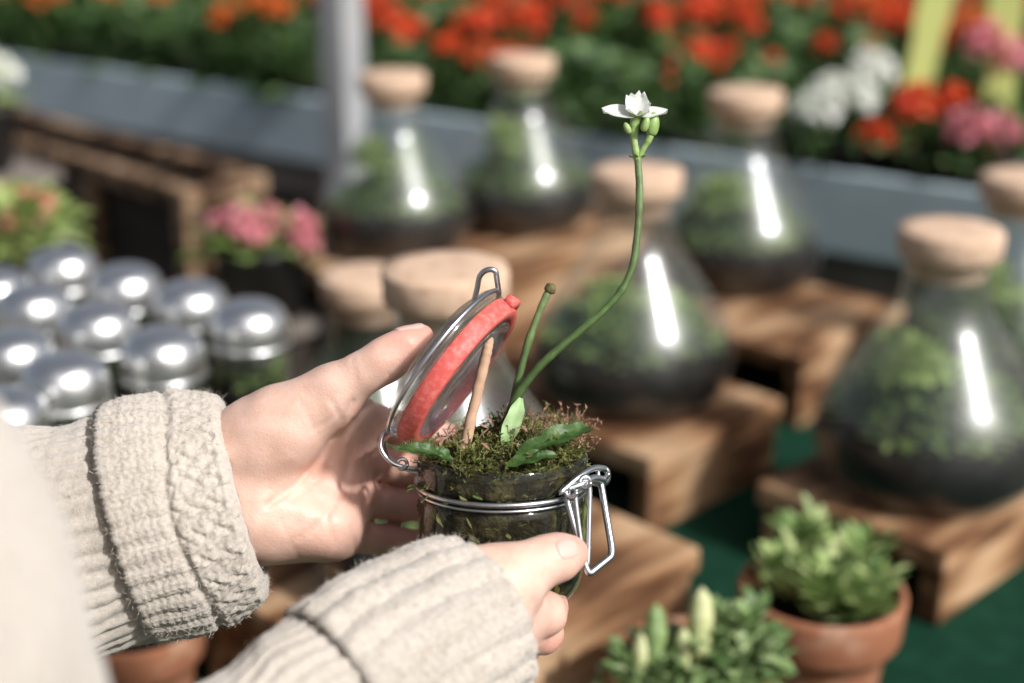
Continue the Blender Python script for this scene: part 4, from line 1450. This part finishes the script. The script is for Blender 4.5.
# front (faces left-front): local x = 0 side; runs along +y
for k, (z0, z1) in enumerate(((.0, .078), (.081, hh - .031))):  # slats coloured near-black, painting in the shade of front and inside
    V, F = box(.0, .014, .0, W_, z0, z1, .003, 3, .001, 3 + k); mesh_obj('slat', V, F, M['dark'], root, smooth=False)
    V, F = box(D_ - .014, D_, .0, W_, z0, z1, .003, 3, .001, 13 + k); mesh_obj('slat', V, F, M['dark'], root, smooth=False)
for y in (.0, .25, W_ - .03):
    for x in (-.020, D_ + .001):
        V, F = box(x, x + .019, y, y + .03, 0, hh - .0305, .003, 2, .0008, 31); mesh_obj('post', V, F, M['oldwood'], root, smooth=False)
for (x0, x1, y0, y1) in ((-.022, .004, -.004, W_ + .004), (D_ - .004, D_ + .022, -.004, W_ + .004), (.005, D_ - .005, -.003, .022), (.005, D_ - .005, W_ - .022, W_ + .003)):
    V, F = box(x0, x1, y0, y1, hh - .03, hh, .006, 5, .004, 41); mesh_obj('rim_board', V, F, M['oldwood'], root, smooth=False)
for k, (z0, z1) in enumerate(((.0, .055), (.075, .125))):
    for y in (-.016, W_ + .002):
        V, F = box(.001, D_ - .001, y, y + .014, z0, z1, .003, 2, .001, 53 + k); mesh_obj('slat', V, F, M['oldwood'], root, smooth=False)

# ==================================================================  BENCH, POLE, MASSED FLOWERS
print('bench')
ZBN = CZ - .45
bR = plane(700, 152, ZBN); bL = plane(20, 57, ZBN)
bd = unit((bR - bL) * np.array([1, 1, 0])); bb = np.array([-bd[1], bd[0], 0])    # bd to the right-front, bb to the back
byaw = math.atan2(bd[1], bd[0])
bench = empty('flower_bench', (bL[0], bL[1], 0), byaw, 'long blue-grey painted bench carrying the massed red flowers', 'bench')
X0, X1 = -1.2, 3.6
V, F = box(X0, X1, .02, 2.2, ZBN - .10, ZBN - .06, .004); mesh_obj('bench_top', V, F, M['brownboard'], bench, smooth=False)
V, F = box(X0, X1, -.008, .012, ZBN - .115, ZBN, .003); mesh_obj('front_board', V, F, M['paint'], bench, smooth=False)
V, F = box(X0, X1, .03, .055, ZBN - .19, ZBN - .105, .003); mesh_obj('lower_rail', V, F, M['brownboard'], bench, smooth=False)
for x in np.linspace(X0 + .2, X1 - .2, 6):
    for y in (.10, 2.1):
        V, F = box(x - .035, x + .035, y - .035, y + .035, 0, ZBN - .102, .003); mesh_obj('leg', V, F, M['brownboard'], bench, smooth=False)
V, F = box(X0, X1, 1.0, 1.03, .02, ZBN - .105, .003); mesh_obj('back_panel', V, F, M['dark'], bench, smooth=False)

pp = plane(366, 128, ZBN - .02) - bb * .05
pole = empty('metal_pole', (pp[0], pp[1], 0), byaw, 'upright grey galvanised metal pole in front of the flower bench', 'pole')
V, F = box(-.026, .026, -.026, .026, .012, 2.6, .006); mesh_obj('post', V, F, M['galv'], pole, smooth=False)
V, F = box(-.07, .07, -.07, .07, 0.0005, .0115, .003); mesh_obj('base_plate', V, F, M['galv'], pole, smooth=False)


def geranium(seed, petal_mat, heads, name='geranium', h=.20, hr=.023):
    root = empty(name, (0, 0, 0))
    r = np.random.default_rng(seed)
    V, F = lathe([(0, .0), (.04, .0), (.050, .05), (.053, .052), (.053, .06), (.049, .06), (.047, .052), (0, .052)], 20)
    mesh_obj('pot', V, F, M['pot'], root)
    mb = MB()
    V, F = clump(150, .105, h * .8, .045, .043, seed, zmin=-.2, base=(0, 0, .045), pw=.4)
    mb.add(V, F)
    for q in range(5):
        a = r.uniform(0, 6.28); mb.add(*tube(catmull([(0, 0, .05), (.03 * math.cos(a), .03 * math.sin(a), .08), (.07 * math.cos(a), .07 * math.sin(a), .05 + h * .6)], 8), .004, 6))
    mb.build('foliage', M['ger'], root, smooth=False)
    for q in range(heads):
        a = q * 6.28 / max(1, heads) + r.uniform(-.5, .5); d = r.uniform(.03, .11); x, y = d * math.cos(a), d * math.sin(a)
        hz = .055 + h * r.uniform(.6, 1.5)
        mb = MB()
        mb.add(*petal_ball(52, hr * r.uniform(.6, 1.35), .018, seed * 5 + q, (x, y, hz)), 0)
        mb.add(*tube(catmull([(x * .3, y * .3, .05), (x * .8, y * .8, hz * .6), (x, y, hz - .01)], 10), .0025, 6), 1)
        mb.build('flower_head', [petal_mat, M['stem']], root, smooth=False)
    return root


protos = {}
for k in range(3): protos['red%d' % k] = geranium(200 + k, M['red'], 4 + (k % 2), h=.115)
for k in range(2): protos['orange%d' % k] = geranium(220 + k, M['orange'], 3, h=.135, hr=.026)
for k in range(2): protos['green%d' % k] = geranium(240 + k, M['red'], 0, 'leafy_plant', h=.13)
used = {}


def put(kind, loc, label, cat, group, s=1.0):
    o = protos[kind] if kind not in used else copy_tree(protos[kind])
    used[kind] = 1
    o.location = tuple(loc); o.rotation_euler = (0, 0, random.uniform(0, 6.28)); s *= random.uniform(.85, 1.15); o.scale = (s, s, s * random.uniform(.85, 1.1))
    tag(o, label, cat, group)
    return o


rr = random.Random(11)
rows = 0
zt = ZBN - .0595
for row in range(9):
    y = .12 + row * .185
    n = 0
    x = X0 + .1 + (row % 2) * .08
    while x < X1 - .1:
        w = np.array([bL[0], bL[1], 0]) + bd * (x + rr.uniform(-.03, .03)) + bb * (y + rr.uniform(-.03, .03)); w[2] = zt
        u, v_, d = pix(w + (0, 0, .15))
        x += .185
        if not (-90 < u < 1115 and v_ > -60): continue
        if row == 0 and u > 770: continue
        if u < 330: kind = rr.choice(['orange0', 'orange1', 'green0', 'green1', 'orange0'])
        elif u > 770 and row < 2: kind = rr.choice(['green0', 'green1'])
        else: kind = rr.choice(['red0', 'red1', 'red2', 'green0', 'green1', 'orange1'] if row > 0 else ['green0', 'red1', 'red2', 'green1'])
        if kind.startswith('red'): put(kind, w, 'red geranium among the massed plants on the blue-grey bench', 'geranium', 'red geraniums on the bench')
        elif kind.startswith('orange'): put(kind, w, 'orange-red geranium among the massed plants on the blue-grey bench', 'geranium', 'orange geraniums on the bench')
        else: put(kind, w, 'leafy plant without blooms among the flowers on the bench', 'plant', 'plants without blooms on the bench')


def bloom_plant(loc, heads, label, petal_mat, leaf_mat, name, seed, cat='plant', leafn=120, rad=.085, h=.07, hr=.03, pot=True, size=.02):
    """plant with blooms at given world points"""
    root = empty(name, loc, 0, label, cat)
    if pot:
        V, F = lathe([(0, .0), (.045, .0), (.060, .08), (.064, .082), (.064, .09), (.058, .09), (.056, .078), (0, .078)], 20)
        mesh_obj('pot', V, F, M['pot'], root)
    b = .07 if pot else 0.0
    V, F = clump(leafn, rad, h, .045, .028, seed, base=(0, 0, b))
    mesh_obj('foliage', V, F, leaf_mat, root, smooth=False)
    for q, hd in enumerate(heads):
        p = np.asarray(hd[0]) - np.asarray(loc)
        mb = MB()
        mb.add(*petal_ball(60, hd[1], size, seed * 3 + q, p, hd[2] if len(hd) > 2 else .8), 0)
        mb.add(*tube(catmull([(0, 0, b), p * .5 + (0, 0, .02), p], 10), .0025, 6), 1)
        mb.build('flower_head', [petal_mat, M['stem']], root, smooth=False)
    return root


def on_bench(u, v, back):
    """bench-top point below the sight line, at a given distance behind the front edge"""
    for s in np.linspace(-1.2, 3.6, 600):
        w = np.array([bL[0], bL[1], zt]) + bd * s + bb * back
        if pix(w)[0] >= u: return w
    return w


w = on_bench(850, 120, .10); d0 = pix(w)[2]
bloom_plant(w, [(P(817, 107, d0 - .08), .027), (P(872, 68, d0 - .05), .026), (P(858, 97, d0 - .08), .020), (P(832, 88, d0 - .07), .013)], 'white-flowered plant at the front of the bench, right of the rear flask', M['white'], M['ger'], 'white_flower_plant', 301)
w = on_bench(985, 120, .10); d0 = pix(w)[2]
bloom_plant(w, [(P(970, 126, d0 - .08), .022), (P(1000, 130, d0 - .08), .022), (P(1015, 55, d0 - .02), .02), (P(985, 40, d0), .02)], 'pink-flowered plant at the right end of the bench front', M['pink'], M['ger'], 'pink_flower_plant', 302)
w = on_bench(905, 110, .12); d0 = pix(w)[2]
bloom_plant(w, [(P(914, 103, d0 - .10), .024), (P(955, 100, d0 - .06), .017), (P(876, 134, d0 - .09), .014), (P(935, 30, d0), .02)], 'orange-red flowered plant between the white and pink plants', M['red'], M['ger'], 'red_flower_plant', 303)
# yellow plant labels stuck among the flowers
for (u0, v0, u1, v1, lab) in ((938, -12, 918, 84, 'leaning pale yellow plant label among the flowers'), (1008, -12, 1000, 86, 'upright pale yellow plant label near the right edge')):
    d0 = pix(on_bench(u0, 60, .09))[2]
    a, b = P(u0, v0, d0 + .02), P(u1, v1, d0)
    dz = unit(a - b); sx = unit(np.cross(dz, bb)); fy = np.cross(dz, sx)
    ln = np.linalg.norm(a - b); low = b - dz * .12
    root = empty('plant_label', low, 0, lab, 'label')
    w_ = .021
    outl = [(0.0, .0), (w_ * .9, .05), (w_, .12 + ln * .55), (w_ * 1.15, .12 + ln * .6), (w_ * 1.15, .12 + ln + .02), (-w_ * 1.15, .12 + ln + .02), (-w_ * 1.15, .12 + ln * .6), (-w_, .12 + ln * .55), (-w_ * .9, .05)]
    vv = [sx * x + dz * y + fy * k for k in (-.0009, .0009) for x, y in outl]; k = len(outl)
    ff = [tuple(range(k)), tuple(range(2 * k - 1, k - 1, -1))] + [(i, (i + 1) % k, k + (i + 1) % k, k + i) for i in range(k)]
    mesh_obj('tag', vv, ff, M['label'], root, smooth=False)

# pink flowers between crate and flask, and the plants cut by the left edge
w = plane(270, 292, TABLE + .003) ; w[2] = TABLE + .003
dp = 1.72
base = P(268, 312, dp)
st_h = base[2] - (TABLE + .003)
blk = empty('plant_stand', (base[0], base[1], TABLE + .003), YAW, 'small weathered stand under the pink flowers', 'stand')
V, F = box(-.09, .09, -.07, .07, st_h - .015, st_h - .001, .003); mesh_obj('top_board', V, F, M['brownboard'], blk, smooth=False)
V, F = box(-.08, .08, -.06, .06, 0, st_h - .0155, .003); mesh_obj('box_base', V, F, M['dark'], blk, smooth=False)
bloom_plant(base, [(P(241, 220, dp - .05), .016), (P(268, 217, dp - .03), .012), (P(303, 230, dp - .06), .012, 1.9), (P(304, 248, dp - .06), .012, 1.6), (P(222, 226, dp - .03), .013), (P(256, 236, dp - .06), .012)], 'pink-flowered pot plant between the open crate and the flask', M['pink'], M['terra'], 'pink_flower_plant', 310, leafn=80, rad=.052, h=.03, size=.014)
dp = 1.50
base = P(22, 262, dp); base[2] = min(base[2], z_tray)
bs = empty('plant_stand', (base[0], base[1], TABLE + .003), YAW, 'small weathered stand under the salmon flowers', 'stand')
st_h = base[2] - TABLE - .003
V, F = box(-.08, .08, -.08, .08, st_h - .015, st_h - .001, .003); mesh_obj('top_board', V, F, M['brownboard'], bs, smooth=False)
V, F = box(-.07, .07, -.07, .07, 0, st_h - .0155, .003); mesh_obj('box_base', V, F, M['dark'], bs, smooth=False)
bloom_plant(base, [(P(8, 200, dp), .015), (P(34, 204, dp - .02), .014), (P(16, 222, dp - .03), .014)], 'salmon-flowered pot plant with lime leaves at the left edge', M['salmon'], M['terrapale'], 'salmon_flower_plant', 311, leafn=120, rad=.055, h=.06, size=.016)
dp = 1.9
base = P(-22, 170, dp)
bs = empty('plant_stand', (base[0], base[1], TABLE + .003), YAW, 'tall stand at the left edge, under the white-flowered plant', 'stand')
st_h = base[2] - TABLE - .003
V, F = box(-.08, .08, -.08, .08, st_h - .015, st_h - .001, .003); mesh_obj('top_board', V, F, M['brownboard'], bs, smooth=False)
V, F = box(-.07, .07, -.07, .07, 0, st_h - .0155, .003); mesh_obj('box_base', V, F, M['dark'], bs, smooth=False)
bloom_plant(base, [(P(0, 74, dp), .022), (P(-20, 60, dp), .022)], 'white-flowered plant with yellow-green leaves at the left edge', M['white'], M['terrapale'], 'white_flower_plant', 312, leafn=90, rad=.05, h=.08, pot=True, size=.016)

# ==================================================================  TERRACOTTA POTS
print('pots')
POTP = smooth_prof([(0, .0), (.040, .0), (.0425, .004), (.0505, .072)], 12) + [(.0585, .0725), (.0600, .075), (.0615, .105), (.0605, .1085), (.0560, .1085), (.0545, .105), (.0535, .090), (0, .090)]


def terracotta(loc, label, name, s=1.0):
    root = empty(name, loc, random.uniform(0, 6), label, 'potted plant')
    root.scale = (s,) * 3
    V, F = lathe(POTP, 56)
    mesh_obj('clay_body', V + .0006 * wobble(V, 40, 3), F, M['terracotta'], root)
    V, F = lathe([(.0535, .0905), (.03, .094), (0, .095)], 30)
    mesh_obj('soil', V + .002 * wobble(V, 90, 7), F, M['soil'], root)
    return root


p = plane(822, 590, TABLE + .108); p[2] = TABLE + .003
pot = terracotta(p, 'terracotta pot with upright pale green leaves, in front of the right-hand block', 'potted_plant')
r = np.random.default_rng(5)
mb = MB()
for q in range(21):
    a = r.uniform(0, 6.28); d = .046 * math.sqrt(r.uniform(0, 1)); x, y = d * math.cos(a), d * math.sin(a)
    hgt = r.uniform(.024, .050)
    n = 20
    zt_ = np.sort(r.uniform(.1, 1, n)) * hgt; aa = np.arange(n) * 2.4
    bp = np.stack([x + .003 * np.cos(aa), y + .003 * np.sin(aa), .092 + zt_], 1)
    dr = np.stack([np.cos(aa), np.sin(aa), r.uniform(.5, 1.5, n)], 1)
    mb.add(*leaf_mesh(bp, dr, r.uniform(.016, .030, n), r.uniform(.006, .011, n), droop=.05))
mb.build('foliage', M['potleaf'], pot, smooth=False)
p = plane(690, 668, TABLE + .100); p[2] = TABLE + .003
pot2 = terracotta(p, 'terracotta pot with pale pitchers and curly leaves, at the bottom edge', 'potted_plant', .95)
pit = [(654, 604, 668, .008, M['pitcher']), (700, 588, 655, .0085, M['palebud']), (640, 632, 668, .006, M['palebud']), (682, 628, 668, .006, M['palebud']), (661, 650, 680, .006, M['palebud'])]
for (u, v0, v1, rad, mt) in pit:
    d0 = pix(p + (0, 0, .12))[2] - .01
    a = P(u, v1 + 14, d0); b = P(u + 2, v0, d0)
    t = np.linspace(0, 1, 24); c = a + (b - a) * t[:, None]
    V, F = tube(c, np.interp(t, [0, .3, .65, .9, 1], [.3, .75, 1.0, .7, .15]) * rad, 12)
    o = mesh_obj('pitcher', (V - p) / .95, F, mt, pot2)
    o.rotation_euler = (0, 0, 0)
pot2.rotation_euler = (0, 0, 0)
mb = MB()
for (u, v_, sz, sd) in ((738, 640, .030, 1), (715, 658, .026, 2), (752, 662, .024, 3), (690, 668, .024, 4), (642, 672, .022, 5), (668, 662, .02, 6), (725, 676, .026, 8)):
    d0 = pix(p + (0, 0, .12))[2]
    c = (P(u, v_, d0) - p) / .95
    V, F = clump(85, sz, sz, .020, .012, 400 + sd, zmin=-.3, base=c - (0, 0, sz * .4)); mb.add(V, F)
    mb.add(*tube(catmull([(0, 0, .09), c * .5 + (0, 0, .045), c], 8), .002, 6))
mb.build('foliage', M['rosette'], pot2, smooth=False)

p = plane(138, 620, TABLE + .088)
p[2] = TABLE + .003
pot3 = terracotta(p, 'plain terracotta pot below the left sleeve, by the lower left corner', 'terracotta_pot', .78)
pot3['category'] = 'pot'

# ==================================================================  LIGHT, WORLD, CAMERA
SUN = unit([.57, -.48, .67])
el = math.asin(SUN[2]); az = math.atan2(SUN[0], SUN[1])
world = bpy.data.worlds.new('World'); scene.world = world; world.use_nodes = True
nt = world.node_tree; nt.nodes.clear()
sky = nt.nodes.new('ShaderNodeTexSky'); sky.sky_type = 'NISHITA'; sky.sun_disc = False
sky.dust_density = 4.0; sky.air_density = 0.8; sky.ozone_density = 0.6; sky.sun_elevation = el; sky.sun_rotation = az
bg = nt.nodes.new('ShaderNodeBackground'); bg.inputs['Strength'].default_value = 0.088
wo = nt.nodes.new('ShaderNodeOutputWorld')
hs = nt.nodes.new('ShaderNodeHueSaturation'); hs.inputs['Saturation'].default_value = 0.55   # thin summer haze
nt.links.new(sky.outputs[0], hs.inputs['Color']); nt.links.new(hs.outputs[0], bg.inputs[0]); nt.links.new(bg.outputs[0], wo.inputs[0])
sl = bpy.data.lights.new('sun', 'SUN'); sl.energy = 3.2; sl.angle = math.radians(4.0)   # hazy sun; sl.color = (1.0, .94, .86)
so = bpy.data.objects.new('sun', sl); COL.objects.link(so); so.location = (2, -1, 4)
so.rotation_euler = Vector(tuple(-SUN)).to_track_quat('-Z', 'Y').to_euler()

cam = bpy.data.cameras.new('camera'); co = bpy.data.objects.new('camera', cam); COL.objects.link(co)
co.location = (0, 0, CZ); co.rotation_euler = (PI / 2 - PITCH, 0, 0)
cam.sensor_width = 36; cam.lens = 50; cam.clip_start = .02; cam.clip_end = 300
cam.dof.use_dof = True; cam.dof.focus_distance = .645; cam.dof.aperture_fstop = 3.3
scene.camera = co

scene.view_settings.view_transform = 'Standard'; scene.view_settings.look = 'None'
scene.view_settings.exposure = 0.36; scene.view_settings.gamma = 1.0
scene.cycles.use_denoising = True
try: scene.cycles.denoiser = 'OPENIMAGEDENOISE'
except Exception: pass
scene.cycles.max_bounces = 10; scene.cycles.transparent_max_bounces = 24; scene.cycles.transmission_bounces = 8
scene.cycles.glossy_bounces = 4; scene.cycles.diffuse_bounces = 4
scene.cycles.caustics_reflective = False; scene.cycles.caustics_refractive = False
scene.cycles.sample_clamp_indirect = 6.0
print('done')
